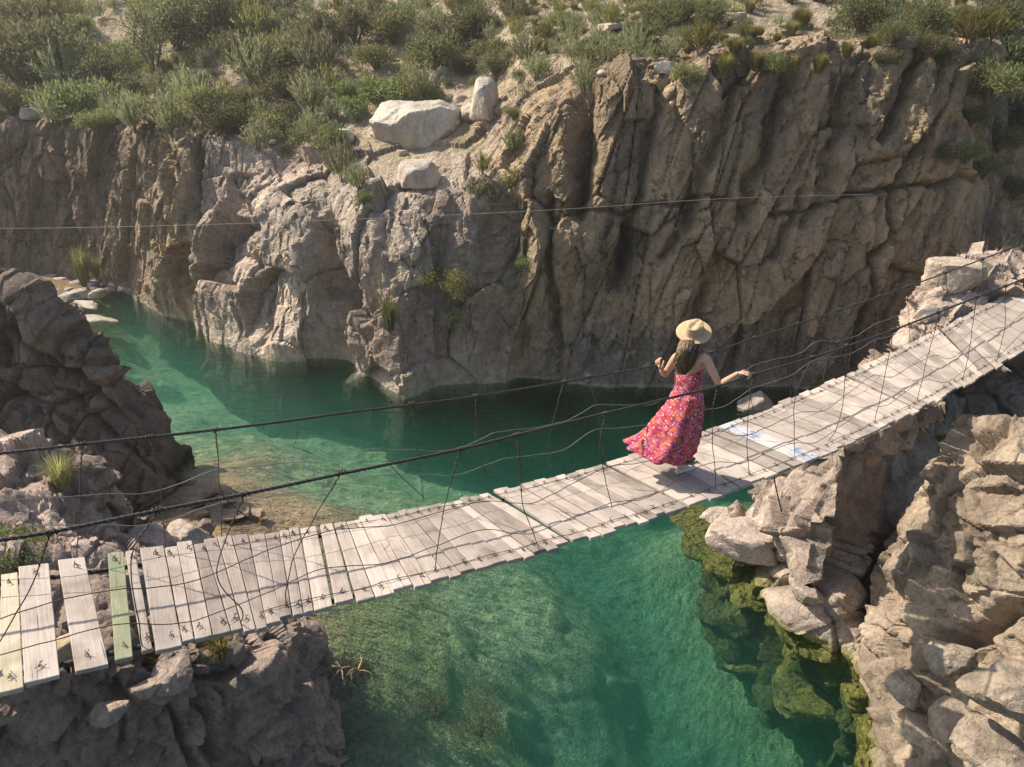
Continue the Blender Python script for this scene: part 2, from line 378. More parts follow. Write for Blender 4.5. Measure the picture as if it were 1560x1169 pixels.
# ---- nearer outcrops ---------------------------------------------------------
def outcrop(name, ribs, res, size, amp, seed, colA, colB, colC, label=None, wet=True, groove=None, moss=0.0, lump=.25, fine=1.0, nblur=0):
    """a rock mass: each rib runs from the ground behind, over its crest, down its face"""
    G = loft(ribs, res); nu, nv = G.shape[:2]
    N = gnormals(G).reshape(-1, 3); p = G[..., :3].reshape(-1, 3)
    sz = np.array(size, float)
    lean = np.stack([p[:, 0]-.3*p[:, 2], p[:, 1]+.15*p[:, 0], p[:, 2]+.25*p[:, 0]], 1)
    f1, h1 = facets(lean, sz*1.5, seed, .6, 1.2, .4, .04, .06, True); f2, h2 = facets(lean, sz*.6, seed+3, .6, 1.2, .4, .07, .06, True)
    d = amp*(1.25*f1 + .5*fine*f2 + .13*fine*facets(lean, sz*.24, seed+6, .6, 1.2, .3, .1, .08)) + lump*fbm(p*.8, 2, seed+9) + amp*.12*fbm(p*4, 4, seed+12)
    d = blur(d, nu, nv, nblur)
    if groove: d -= grooves(proj(p) + 6*np.stack([gnoise(p*2, 90), gnoise(p*2+9, 91)], 1), groove)
    q = p + N*d[:, None]
    t = fbm(p*1.1, 4, seed+20); t2 = fbm(lean*np.array([2.5, 2.5, 1.0]), 4, seed+25)
    c = lerp(np.array(colA, float), np.array(colB, float), sstep(-.25, .3, t)); c = lerp(c, np.array(colC, float), sstep(.05, .45, t2)*.8)
    c = c*(1+.30*(h1-.5)+.30*(h2-.5))[:, None]
    if wet:
        c = lerp(c, np.array((.16, .155, .03)), (1-sstep(-.05, .12+moss, q[:, 2]+.1*t))*.9); c = lerp(c, np.array((.05, .07, .025)), sstep(.1, .9, -q[:, 2]))
    o = link(name, mesh_np(name, q, grid_faces(nu, nv), True, c, None, 24), M_NEAR); setp(o, kind='structure')
    if label: o['label'] = label
    return o, q.reshape(nu, nv, 3)
def back(pt, *steps):
    """points behind a crest, given as (dx, dy, dz) from it"""
    return [list(np.array(pt)+np.array(s, float)) for s in steps]
def mk(front, b):
    f = [list(P(*q)) if len(q) == 3 and q[2] > 0 else list(W(q[0], q[1], q[2])) for q in front]
    return [*back(f[0], *reversed(b)), *f]
BK = [(.2, .9, -1.2), (.4, 2.2, -4.5)]
PINK, PINK2, GREYB = (.40, .31, .26), (.31, .23, .185), (.22, .18, .155)
DARK, DARK2 = (.26, .205, .17), (.20, .15, .12)
# A: the dark ridge on the left
ridge = [(-160, 310, 13.6), (-70, 365, 13.4), (0, 410, 13.2), (50, 445, 13.0), (100, 490, 12.9), (140, 528, 12.8), (160, 575, 12.65), (208, 638, 12.45), (245, 672, 12.7), (276, 690, 13.3)]
foot = [(-160, 620, 12.6), (-70, 640, 12.5), (0, 668, 12.4), (45, 695, 12.2), (85, 722, 12.0), (130, 750, 11.8), (170, 778, -.0), (215, 772, -.0), (250, 756, -.0), (274, 728, -.0)]
ribsA = []
for r_, f_ in zip(ridge, foot):
    a = P(*r_); b = P(*f_) if f_[2] > 0 else W(f_[0], f_[1], 0)
    m1 = a*.62+b*.38 + np.array([.08, -.02, .0]); m2 = a*.28+b*.72 + np.array([0, -.05, 0])
    ribsA.append([*back(a, (-.6, 3.2, -5.5), (-.25, 1.3, -1.4)), list(a), list(m1), list(m2), list(b), list(b+np.array([0, -.25, -2.5]))])
OA, QA = outcrop('rock_ridge', ribsA, 0.0330, (1.2, 1.2, 1.3), .26, 301, (.20, .148, .112), (.155, .115, .088), (.105, .083, .068), 'dark brown rock ridge sloping down into the river beside the far left shallows', lump=.25, fine=1.3, groove=[((10, 500), (205, 640), 7, .25), ((95, 600), (250, 725), 7, .25), ((0, 440), (70, 570), 6, .2), ((110, 545), (200, 570), 5, .15), ((0, 590), (120, 700), 7, .2)])
# B: pinkish rocks in front of it
ribsB = []
for fr in [[(-160, 650, 9.7), (-160, 760, 8), (-160, 880, 6.3)], [(-60, 662, 9.6), (-60, 750, 8), (-60, 860, 6.4)], [(5, 668, 9.5), (0, 750, 8.1), (0, 855, 6.5)], [(75, 676, 9.3), (78, 765, 8.1), (80, 862, 6.7)],
           [(112, 706, 9.2), (122, 785, 8.4), (140, 862, 7)], [(150, 757, 9.2), (165, 802, 8.8), (190, 862, 7.6)], [(182, 796, 9.5), (215, 817, 9.3), (240, 852, 8.6)], [(250, 792, 10.0), (265, 815, 9.7), (280, 852, 9.0)], [(312, 806, 10.1), (322, 828, 9.8), (332, 852, 9.3)], [(345, 835, 9.9), (350, 850, 9.6), (352, 870, 9.2)]]:
    f = [P(*q) for q in fr]
    ribsB.append([*back(f[0], (.2, 1.4, -3.2), (.15, .5, -.7)), *[list(x) for x in f], list(f[-1]+np.array([.1, -.5, -.8])), list(f[-1]+np.array([.2, -1.5, -2.0]))])
OB, QB = outcrop('rock_shelf', ribsB, 0.0270, (.75, .75, .6), .19, 321, PINK, PINK2, GREYB, 'pinkish broken rock shelf behind the near end of the bridge', lump=.22)
# C: the rocks under the near end of the bridge
ribsC = []
for fr in [[(-90, 940, 4.5), (-90, 1045, 3.6), (-90, 1169, 3.65), (-90, 1420, 3.6)], [(20, 915, 4.6), (10, 1040, 3.65), (5, 1169, 3.72), (0, 1420, 3.7)], [(100, 905, 4.7), (95, 1030, 3.75), (90, 1169, 3.8), (85, 1420, 3.8)], [(165, 905, 4.9), (165, 1018, 3.95), (170, 1169, 3.92), (170, 1420, 3.9)],
           [(230, 930, 5.0), (228, 1012, 4.15), (262, 1100, 4.1), (292, 1260, 4.1)], [(300, 930, 5.2), (315, 985, 4.6), (345, 1080, 4.5), (350, 1260, 4.4)], [(370, 930, 5.5), (388, 968, 4.95), (425, 1070, 4.75), (440, 1260, 4.6)], [(412, 940, 6.0), (432, 1000, 5.35), (470, 1085, 5.05), (492, 1240, 4.8)], [(405, 950, 6.8), (440, 1012, 6.0), (486, 1105, 5.45), (500, 1200, 5.1)]]:
    f = [P(*q) for q in fr]
    ribsC.append([*back(f[0], (0, 1.6, -2.8), (0, .6, -.5)), *[list(x) for x in f], list(f[-1]+np.array([.05, .1, -2.0]))])
f = [W(425, 960, -.8), W(455, 1000, -.9), W(505, 1090, -1.0), W(520, 1180, -1.1)]
ribsC.append([*back(f[0], (0, 1.6, -1.0), (0, .6, -.3)), *[list(x) for x in f], list(f[-1]+np.array([.05, .1, -1.0]))])
OC, QC = outcrop('rock_abutment', ribsC, 0.0192, (.55, .55, .42), .17, 341, PINK2, DARK, GREYB, 'dark blocky rocks under the near end of the bridge', lump=.14, fine=1.3, nblur=1, groove=[((228, 985), (300, 1169), 9, .2), ((300, 1000), (330, 1169), 10, .25), ((180, 1010), (190, 1169), 5, .08)])
# D: far end of the bridge
ribsD = []
for fr in [[(1345, 560, 10.5), (1345, 585, 10.1), (1345, 650, 9.7)], [(1366, 528, 10.9), (1368, 560, 10.3), (1366, 645, 9.7)], [(1398, 478, 11.2), (1400, 525, 10.5), (1402, 625, 9.8)], [(1418, 412, 11.8), (1436, 468, 10.9), (1440, 600, 10.0)], [(1468, 404, 12.2), (1490, 452, 11.2), (1492, 565, 10.3)], [(1560, 408, 12.9), (1560, 428, 11.8), (1560, 545, 10.6)], [(1700, 400, 14.0), (1700, 405, 12.6), (1700, 505, 11.2)], [(2000, 400, 15.0), (2000, 405, 13.6), (2000, 500, 12.2)]]:
    f = [P(*q) for q in fr]
    ribsD.append([*back(f[0], (.1, 1.5, -4.5), (.05, .5, -1.0)), *[list(x) for x in f], list(f[-1]+np.array([0, .7, -1.2]))])
OD, QD = outcrop('rock_landing', ribsD, 0.0300, (.9, .9, .65), .2, 361, (.44, .35, .285), (.36, .275, .22), (.27, .215, .17), 'pale sunlit rocks behind the far end of the bridge', lump=.2)
# E: steep rocks under the far half of the bridge
ribsE = []
for fr in [[(1165, 752, 11.4), (1140, 768, 11.2), (1118, 785, 11.0), (1098, 806, -.01)], [(1205, 735, 10.6), (1170, 785, 10.2), (1135, 832, 9.95), (1108, 866, -.01)], [(1240, 705, 9.9), (1220, 780, 9.4), (1204, 850, 9.2), (1190, 892, -.01)], [(1275, 688, 9.2), (1256, 790, 8.45), (1236, 890, 8.3), (1215, 945, -.01)],
           [(1350, 652, 9.6), (1322, 800, 9.4), (1306, 930, 8.7), (1302, 1003, -.01)], [(1405, 626, 10.3), (1388, 790, 10.0), (1354, 930, 9.2), (1314, 1040, -.01)], [(1462, 598, 10.8), (1455, 690, 10.4), (1432, 800, 9.9), (1405, 930, 9.2)], [(1560, 555, 10.9), (1560, 660, 10.2), (1560, 770, 9.6), (1560, 900, 9.0)], [(1700, 500, 11.4), (1700, 640, 10.2), (1700, 770, 9.6), (1700, 900, 9.0)], [(2100, 470, 12.4), (2100, 640, 11.0), (2100, 770, 10.4), (2100, 900, 9.8)]]:
    f = [P(*q) if q[2] > 0 else W(q[0], q[1], 0) for q in fr]
    ribsE.append([*back(f[0], (.1, 1.7, -3.5), (.05, .7, -.4)), *[list(x) for x in f], list(f[-1]+np.array([0, -.1, -2.2]))])
OE, QE = outcrop('rock_buttress', ribsE, 0.0252, (.95, .95, .9), .25, 381, (.40, .325, .265), (.31, .245, .20), (.22, .185, .16), 'steep broken rocks rising from the water under the far half of the bridge', lump=.25, moss=.12, nblur=1)
# F: the sunlit rock face nearest on the right
ribsF = []
for fr in [[(1478, 640, 8.6), (1540, 636, 8.0), (1610, 630, 7.6), (1760, 630, 7.2)], [(1440, 705, 8.1), (1500, 700, 7.45), (1570, 690, 7.0), (1720, 690, 6.6)], [(1398, 800, 7.65), (1470, 800, 6.9), (1560, 800, 6.4), (1700, 800, 6.0)], [(1364, 890, 7.35), (1450, 900, 6.5), (1560, 900, 5.9), (1700, 900, 5.4)], [(1322, 985, 7.4), (1430, 1000, 6.2), (1560, 1000, 5.5), (1700, 1000, 5.0)], [(1322, 1070, 6.95), (1430, 1080, 5.9), (1560, 1080, 5.1), (1700, 1080, 4.6)], [(1304, 1169, 6.0), (1420, 1169, 5.4), (1560, 1169, 4.7), (1700, 1169, 4.3)], [(1290, 1330, 5.0), (1420, 1330, 4.8), (1560, 1330, 4.2), (1700, 1330, 3.9)]]:
    f = [P(*q) for q in fr]
    ribsF.append([*back(f[0], (.5, 1.0, -4.5), (.25, .6, -1.0)), *[list(x) for x in f], list(f[-1]+np.array([1.7, -.3, .7])), list(f[-1]+np.array([4.5, -.4, 1.3]))])
OF, QF = outcrop('rock_face', ribsF, 0.0216, (.85, .85, .6), .16, 401, (.33, .262, .195), (.26, .20, .148), (.19, .152, .117), 'sunlit fractured rock face filling the lower right corner', lump=.18, fine=1.6, nblur=1, groove=[((1540, 930), (1440, 990), 18, .5), ((1500, 990), (1560, 1060), 14, .35)])

# ---- river bed -----------------------------------------------------------------
# (px, py, depth below the surface, colour): seen through clear water
SAND, SILT, MOSS, WEED, MUD, DEEP = (.40, .28, .17), (.30, .34, .20), (.20, .19, .04), (.20, .25, .10), (.26, .175, .10), (.07, .15, .11)
BED = [(60, 440, -.35, MUD), (120, 435, -.3, MUD), (170, 442, -.1, MUD), (60, 425, -.5, MUD), (-100, 440, -.4, MUD), (-260, 450, -.3, MUD), (140, 465, .1, MOSS), (150, 495, .25, MOSS), (185, 470, .5, WEED), (220, 470, 1.6, DEEP), (210, 505, 1.4, WEED), (170, 540, 1.5, WEED), (260, 520, 1.9, DEEP), (230, 570, 2.1, SILT), (330, 560, 2.9, DEEP), (300, 610, 2.5, SILT), (430, 600, 3.4, DEEP), (240, 640, 1.8, SILT), (400, 660, 2.6, SILT),
 (300, 690, 1.2, SILT), (350, 715, .7, SAND), (300, 735, .15, SAND), (290, 755, -.05, MUD), (340, 775, -.05, MUD), (395, 785, .0, MUD), (425, 765, .4, SAND), (440, 800, .35, SAND), (480, 740, 1.4, SILT), (560, 700, 2.4, SILT), (540, 770, 1.6, SILT), (700, 690, 3.4, DEEP), (600, 640, 4.0, DEEP), (800, 640, 4.4, DEEP), (1000, 650, 4.4, DEEP), (1150, 640, 4.4, DEEP), (640, 740, 2.6, SILT), (760, 720, 3.4, DEEP), (900, 720, 3.8, DEEP),
 (330, 850, -.15, MUD), (300, 900, -.3, MUD), (390, 900, -.02, MUD), (420, 940, .05, MUD), (470, 945, .12, MUD), (450, 990, .14, MUD), (520, 930, .35, WEED), (540, 985, .35, WEED), (500, 1030, .45, WEED), (560, 1060, .65, WEED), (520, 1120, .9, SILT), (600, 1169, 1.2, SILT), (620, 920, .8, WEED), (650, 960, .8, WEED), (640, 1010, .9, WEED), (700, 930, 1.5, SILT), (720, 1000, 1.6, SILT), (700, 1080, 1.7, WEED), (680, 1200, 1.7, SILT), (780, 900, 1.9, SILT), (820, 960, 1.9, SILT), (820, 1040, 2.1, SILT), (880, 1000, 2.4, SILT), (900, 900, 3.0, DEEP), (900, 1100, 3.0, DEEP), (960, 860, 3.2, DEEP), (980, 960, 3.4, DEEP), (1000, 1060, 3.9, DEEP), (1000, 1169, 4.3, DEEP), (850, 1169, 3.2, DEEP),
 (1060, 900, 3.0, DEEP), (1080, 980, 3.3, DEEP), (1100, 1080, 4.2, DEEP), (1200, 1120, 4.6, DEEP), (1280, 1150, 4.4, DEEP), (1250, 1250, 4.6, DEEP), (1100, 1250, 4.6, DEEP),
 (1060, 800, 1.3, WEED), (1105, 860, 1.2, WEED), (1150, 890, 1.2, WEED), (1200, 920, 1.2, WEED), (1250, 970, 1.2, WEED), (1300, 1030, 1.2, WEED), (1030, 830, 2.4, SILT), (1000, 800, 3.0, DEEP), (1120, 920, 2.0, WEED), (1170, 965, 2.0, WEED), (1230, 1020, 1.9, WEED), (1120, 960, 2.8, DEEP), (1160, 1010, 3.0, DEEP), (1215, 1080, 2.9, DEEP), (1290, 1070, 2.0, WEED), (1170, 1040, 3.6, DEEP), (1300, 1110, 2.4, WEED), (1295, 1169, 3.2, DEEP), (1150, 780, 1.5, WEED), (1100, 740, 2.8, DEEP), (1180, 730, 2.8, DEEP)]
def river_bed():
    pts = np.array([W(a, b, -d)[:2] for a, b, d, _ in BED]); dep = np.array([d for _, _, d, _ in BED]); cols = np.array([c for *_, c in BED])
    xs = np.arange(-26, 16, .075); ys = np.arange(1.5, 31, .075); X, Y = np.meshgrid(xs, ys, indexing='ij'); q = np.stack([X.ravel(), Y.ravel()], 1)
    num = np.zeros(len(q)); nc = np.zeros((len(q), 3)); den = np.zeros(len(q)); loc = .35 + .05*pts[:, 1]
    for (a, d, c, l) in zip(pts, dep, cols, loc):
        w = 1/(((q-a)**2).sum(1) + .30*l)**2.0; num += w*d; nc += w[:, None]*c; den += w
    d = num/den; c = nc/den[:, None]; nx_, ny_ = len(xs), len(ys)
    for _ in range(130): d = blur(d, nx_, ny_)
    c = np.stack([(lambda e: [e := blur(e, nx_, ny_) for _ in range(60)][-1])(c[:, k]) for k in range(3)], 1)
    p = np.stack([q[:, 0], q[:, 1], -d], 1)
    stones = np.maximum(0, facets(p, .8, 501, .8, .5, .2, .2)); deepw = sstep(.5, 1.5, d)
    rip = 1-2*np.abs(np.sin((q[:, 1]*.95+q[:, 0]*.30)*9 + 3*gnoise(p*.7, 511) + 1.6*gnoise(p*2.3, 512)))
    z = -d + deepw*.10*stones + .09*fbm(p*1.2, 4, 505)*sstep(-.2, .6, d) + .02*fbm(p*6, 3, 506) + .030*rip*sstep(.5, 1.0, d)*(1-sstep(2.0, 3.2, d))
    t = fbm(p*1.3, 4, 520); c = c*(1+.5*t[:, None]); 
    weed = sstep(.05, .3, fbm(p*2.2, 4, 530))*sstep(.4, .9, d); c = lerp(c, np.array((.05, .075, .03)), weed*.45)
    p[:, 2] = z
    return p, grid_faces(len(xs), len(ys)), np.clip(c, 0, 1)
BP, BF, BC = river_bed()
M_BED = rock_material('river_bed_ground', 2.6, .7, .95, .6)
setp(link('riverbed', mesh_np('riverbed', BP, BF, True, BC), M_BED), kind='structure')

# ---- water: a body of clear green water under a rippled surface ------------------
def water():
    m, nt, out = newmat('river_water'); L = nt.links.new
    geo = nd(nt, 'ShaderNodeNewGeometry'); pos = geo.outputs['Position']
    n1 = noise(nt, mapping(nt, pos, (1.0, 2.4, 1), (0, 0, R(12))), 2.2, 4, .55, .3); n2 = noise(nt, mapping(nt, pos, (1, 1.8, 1)), 9.0, 3, .5, .2)
    h = nd(nt, 'ShaderNodeMath', operation='MULTIPLY_ADD'); L(n2, h.inputs[0]); h.inputs[1].default_value = .3; L(n1, h.inputs[2])
    bp = nd(nt, 'ShaderNodeBump', Strength=.8, Distance=.06); L(h.outputs[0], bp.inputs['Height'])
    g = nd(nt, 'ShaderNodeBsdfGlossy', Roughness=.06); L(bp.outputs[0], g.inputs['Normal'])
    t = nd(nt, 'ShaderNodeBsdfTransparent'); fr = nd(nt, 'ShaderNodeFresnel', IOR=1.33); L(bp.outputs[0], fr.inputs['Normal'])
    mx = nd(nt, 'ShaderNodeMixShader'); L(fr.outputs[0], mx.inputs[0]); L(t.outputs[0], mx.inputs[1]); L(g.outputs[0], mx.inputs[2])
    L(mx.outputs[0], out.inputs['Surface'])
    v = nd(nt, 'ShaderNodeVolumePrincipled'); v.inputs['Color'].default_value = (.03, .21, .15, 1); v.inputs['Density'].default_value = .18
    v.inputs['Absorption Color'].default_value = (.12, .56, .40, 1); v.inputs['Anisotropy'].default_value = .3
    L(v.outputs[0], out.inputs['Volume'])
    bm = bmesh.new(); bmesh.ops.create_cube(bm, size=1)
    for q in bm.verts: q.co = Vector((q.co.x*60-5, q.co.y*40+18, -6.0 if q.co.z < 0 else 0.0))
    me = bpy.data.meshes.new('water'); bm.to_mesh(me); bm.free()
    return setp(link('water', me, m), kind='structure')
water()

# ---- daylight ----------------------------------------------------------------------
SUN_EL = R(45)
sdir = np.array([-.92, .39]); sdir /= np.linalg.norm(sdir)          # towards the sun, in plan
sv = Vector((sdir[0]*math.cos(SUN_EL), sdir[1]*math.cos(SUN_EL), math.sin(SUN_EL)))
sl = bpy.data.lights.new('sun', 'SUN'); sl.energy = 5.0; sl.angle = R(.55); sl.color = (1, .915, .78)
so = bpy.data.objects.new('sun', sl); COL.objects.link(so); so.rotation_euler = sv.to_track_quat('Z', 'Y').to_euler(); so.location = (-20, 15, 30)
wd = bpy.data.worlds.new('World'); SC.world = wd; wd.use_nodes = True
bg = wd.node_tree.nodes['Background']; sk = wd.node_tree.nodes.new('ShaderNodeTexSky'); sk.sky_type = 'NISHITA'; sk.sun_disc = False
sk.sun_elevation = SUN_EL; sk.sun_rotation = math.atan2(sv.x, sv.y); sk.dust_density = 2.0; sk.air_density = 1.0
wd.node_tree.links.new(sk.outputs[0], bg.inputs[0]); bg.inputs[1].default_value = .115
SC.view_settings.view_transform = 'Standard'; SC.view_settings.look = 'None'; SC.view_settings.exposure = .72; SC.view_settings.gamma = 1
SC.cycles.use_denoising = True; SC.cycles.max_bounces = 8; SC.cycles.transparent_max_bounces = 16; SC.cycles.volume_bounces = 1
SC.cycles.sample_clamp_indirect = 4

# ---- the dusty air of the gorge ----------------------------------------------------
def haze():
    m, nt, out = newmat('haze'); v = nd(nt, 'ShaderNodeVolumePrincipled'); v.inputs['Color'].default_value = (.93, .92, .86, 1); v.inputs['Density'].default_value = .0009; v.inputs['Anisotropy'].default_value = .35
    nt.links.new(v.outputs[0], out.inputs['Volume'])
    bm = bmesh.new(); bmesh.ops.create_cube(bm, size=1)
    for q in bm.verts: q.co = Vector((q.co.x*90, q.co.y*84+24, -7.6 if q.co.z < 0 else 27.0))
    me = bpy.data.meshes.new('haze'); bm.to_mesh(me); bm.free(); setp(link('haze', me, m), kind='stuff')
haze()
# ================================================================== FOOTBRIDGE
TH = .56128; OFF, BW = 3.94448, 1.16039
AX = np.array([math.cos(TH), math.sin(TH)]); NR = np.array([-math.sin(TH), math.cos(TH)])   # along the bridge; across it, away from the viewer
_nt = np.array([(-.81,-3.2),(-.64,-3.21),(-.4,-3.24),(-.27,-3.31),(0,-3.35),(.18,-3.33),(.53,-3.4),(.94,-3.48),(1.34,-3.56),(1.66,-3.63),(2.11,-3.67),(2.61,-3.75),(3.12,-3.82),(3.7,-3.87),(4.55,-3.95),(5.27,-4.02),(6.22,-4.02),(6.66,-4.02),(7.52,-3.98),(8.6,-3.98),(9.55,-3.91),(10.16,-3.79),(11.19,-3.77),(12.2,-3.6),(13.1,-3.46)])
_ft = np.array([(-.88,-3.16),(-.73,-3.16),(-.53,-3.23),(-.26,-3.32),(0,-3.37),(.19,-3.39),(.77,-3.53),(1.14,-3.61),(1.67,-3.71),(2.19,-3.76),(2.94,-3.85),(3.79,-3.94),(4.42,-4.02),(6.01,-4.07),(7.07,-4.08),(7.71,-4.02),(8.55,-3.97),(9.28,-3.88),(10.25,-3.81),(11.09,-3.69),(12.12,-3.6),(13.08,-3.45)])
_np_, _fp_ = np.polyfit(_nt[:, 0], _nt[:, 1], 4), np.polyfit(_ft[:, 0], _ft[:, 1], 4)
def deck(s, w, h=0.0):
    s0_, s = s, max(s, -1.0)
    """point on the walkway: s metres along it, w = 0 near edge .. 1 far edge, h metres above the boards"""
    z = H + np.polyval(_np_, s)*(1-w) + np.polyval(_fp_, s)*w + h
    s = s0_
    xy = AX*s + NR*(OFF + BW*w)
    return np.array([xy[0], xy[1], z])
def to_s(px, py, w):
    """s and height where the sight line meets the upright plane over the line w"""
    d = np.array([(px-IW/2)/FPX, CP-(py-IH/2)/FPX*SP, -SP-(py-IH/2)/FPX*CP]); t = (OFF+BW*w)/(d[:2]@NR); p = d*t
    return p[:2]@AX, p[2]+H

def wood_material(name, c1, c2, c3, paint=None):
    m, nt, out = newmat(name); L = nt.links.new
    b = nd(nt, 'ShaderNodeBsdfPrincipled', Roughness=.85); b.inputs['Specular IOR Level'].default_value = .15
    tc = nd(nt, 'ShaderNodeTexCoord'); oi = nd(nt, 'ShaderNodeObjectInfo'); ob = tc.outputs['Object']
    off = nd(nt, 'ShaderNodeVectorMath', operation='ADD'); L(ob, off.inputs[0])
    cx = nd(nt, 'ShaderNodeCombineXYZ'); ml = nd(nt, 'ShaderNodeMath', operation='MULTIPLY'); L(oi.outputs['Random'], ml.inputs[0]); ml.inputs[1].default_value = 37.0
    for i in range(3): L(ml.outputs[0], cx.inputs[i])
    L(cx.outputs[0], off.inputs[1]); v = off.outputs[0]
    g = noise(nt, mapping(nt, v, (1, 26, 12)), 3.0, 8, .7, .35); g2 = noise(nt, mapping(nt, v, (.6, 60, 40)), 3.5, 5, .7); bl = noise(nt, v, 3.2, 5, .6); cr = noise(nt, mapping(nt, v, (.5, 34, 10)), 2.0, 3, .5, .5)
    c = ramp(nt, g, [(.25, c2), (.5, c1), (.78, c3)]).outputs[0]
    c = mixc(nt, c, ramp(nt, g2, [(.3, (.72, .70, .68)), (.55, (1, 1, 1)), (.8, (1.1, 1.1, 1.1))]).outputs[0], .8, 'MULTIPLY')
    c = mixc(nt, c, ramp(nt, bl, [(.28, (.52, .49, .45)), (.52, (1, 1, 1)), (.75, (1.08, 1.04, .98))]).outputs[0], .8, 'MULTIPLY')
    if paint:
        pm = noise(nt, mapping(nt, v, (1.3, 5, 2)), 3.0, 7, .7)
        c = mixc(nt, c, paint[0], ramp(nt, pm, [(paint[2]-.07, (0, 0, 0)), (paint[2]+.05, (1, 1, 1))]).outputs[0])
        if len(paint) > 3:
            pb = noise(nt, mapping(nt, v, (5, 13, 2)), 1.6, 2, .5, 1.5); pz = noise(nt, mapping(nt, v, (2.0, .3, .3)), 1.6, 1, .4)
            mu = nd(nt, 'ShaderNodeMath', operation='MULTIPLY'); L(ramp(nt, pb, [(.47, (0, 0, 0)), (.56, (1, 1, 1))]).outputs[0], mu.inputs[0]); L(ramp(nt, pz, [(.48, (0, 0, 0)), (.56, (1, 1, 1))]).outputs[0], mu.inputs[1])
            c = mixc(nt, c, paint[3], mu.outputs[0])
    c = mixc(nt, c, (.05, .043, .037), ramp(nt, cr, [(.27, (1, 1, 1)), (.31, (0, 0, 0))]).outputs[0])
    hs = nd(nt, 'ShaderNodeHueSaturation'); L(c, hs.inputs['Color']); mv = nd(nt, 'ShaderNodeMapRange'); L(oi.outputs['Random'], mv.inputs[0]); mv.inputs[3].default_value = .62; mv.inputs[4].default_value = 1.10; L(mv.outputs[0], hs.inputs['Value'])
    L(hs.outputs[0], b.inputs['Base Color'])
    h = nd(nt, 'ShaderNodeMath', operation='ADD'); L(g, h.inputs[0]); L(ramp(nt, cr, [(.27, (0, 0, 0)), (.33, (1, 1, 1))]).outputs[0], h.inputs[1])
    bp = nd(nt, 'ShaderNodeBump', Strength=.5, Distance=.006); L(h.outputs[0], bp.inputs['Height']); L(bp.outputs[0], b.inputs['Normal'])
    L(b.outputs[0], out.inputs[0]); return m
M_WOOD = wood_material('weathered_wood', (.46, .388, .335), (.35, .29, .245), (.53, .455, .395))
M_WOOD_NEW = wood_material('pale_wood', (.56, .49, .36), (.48, .41, .28), (.62, .55, .42))
M_WOOD_GREEN = wood_material('green_wood', (.46, .44, .29), (.38, .37, .24), (.50, .48, .34), ((.33, .38, .23), 0, .52))
M_WOOD_WHITE = wood_material('painted_wood', (.50, .44, .39), (.42, .36, .31), (.56, .50, .45), ((.41, .39, .37), 0, .50, (.15, .20, .32)))
M_CABLE = plain('steel_cable', (.055, .05, .048), .6, .3, .6, 90, .5)
M_WIRE = plain('rusty_wire', (.07, .055, .045), .7, .2, 0, 60, .4)
M_WIREP = plain('grey_wire', (.22, .205, .18), .55, .4, 0, 60, .3)

bridge = empty('footbridge', tuple(deck(0, .5)), 0, 'weathered wooden plank suspension footbridge hung on dark cables across the green river', 'footbridge')
BORG = np.array(bridge.location)
def bchild(o, parent=bridge):
    o.parent = parent; o.matrix_parent_inverse = Matrix.Translation(-bridge.location); return o

# boards: (near s0, near s1, far s0, far s1) read from the photograph for the ones that stand out
sN = lambda x: float(np.interp(x, [0, 36, 90, 163, 203, 277, 322, 407, 500, 582, 643, 720, 800, 873, 950, 1050, 1125, 1215, 1253, 1323, 1400, 1463, 1503, 1560], [-.93, -.81, -.64, -.4, -.27, 0, .18, .53, .94, 1.34, 1.66, 2.11, 2.61, 3.12, 3.7, 4.55, 5.27, 6.22, 6.66, 7.52, 8.6, 9.55, 10.16, 11.19]))
sF = lambda x: float(np.interp(x, [-30, 18, 58, 110, 180, 240, 281, 400, 470, 560, 640, 745, 850, 920, 1075, 1163, 1213, 1273, 1323, 1383, 1433, 1488, 1537], [-1.06, -.88, -.73, -.53, -.26, 0, .19, .77, 1.14, 1.67, 2.19, 2.94, 3.79, 4.42, 6.01, 7.07, 7.71, 8.55, 9.28, 10.25, 11.09, 12.12, 13.08]))
boards = []   # (ns0, ns1, fs0, fs1, near overhang, far overhang, lift, kind)
for nx0, nx1, fx0, fx1, no, fo, k in [(-45, 0, -40, 0, .0, -.02, 'w'), (2, 36, 3, 27, .06, -.07, 'n'), (37, 90, 28, 73, .03, .0, 'w'), (113, 163, 87, 128, .03, .02, 'w'), (174, 203, 165, 190, .02, .03, 'g'), (217, 233, 192, 207, -.01, .03, 'w'), (237, 277, 215, 250, .02, .04, 'w'), (279, 295, 251, 270, -.01, .01, 'w'), (297, 322, 271, 293, .0, .06, 'w'), (323, 349, 294, 309, .0, .0, 'w'), (350, 366, 310, 330, .0, .05, 'w'), (367, 385, 331, 352, .04, .06, 'w'), (386, 402, 353, 377, .05, .04, 'w'), (403, 424, 378, 402, .02, .0, 'w'), (425, 443, 403, 424, -.02, -.01, 'w'), (444, 460, 425, 440, .0, .0, 'w'), (461, 476, 441, 456, .0, .02, 'w'), (477, 506, 457, 481, .0, -.01, 'w')]:
    boards.append((sN(nx0)+.002, sN(nx1)+.001, sF(fx0)+.002, sF(fx1)+.001, no, fo, 0, k))
r2 = random.Random(5)
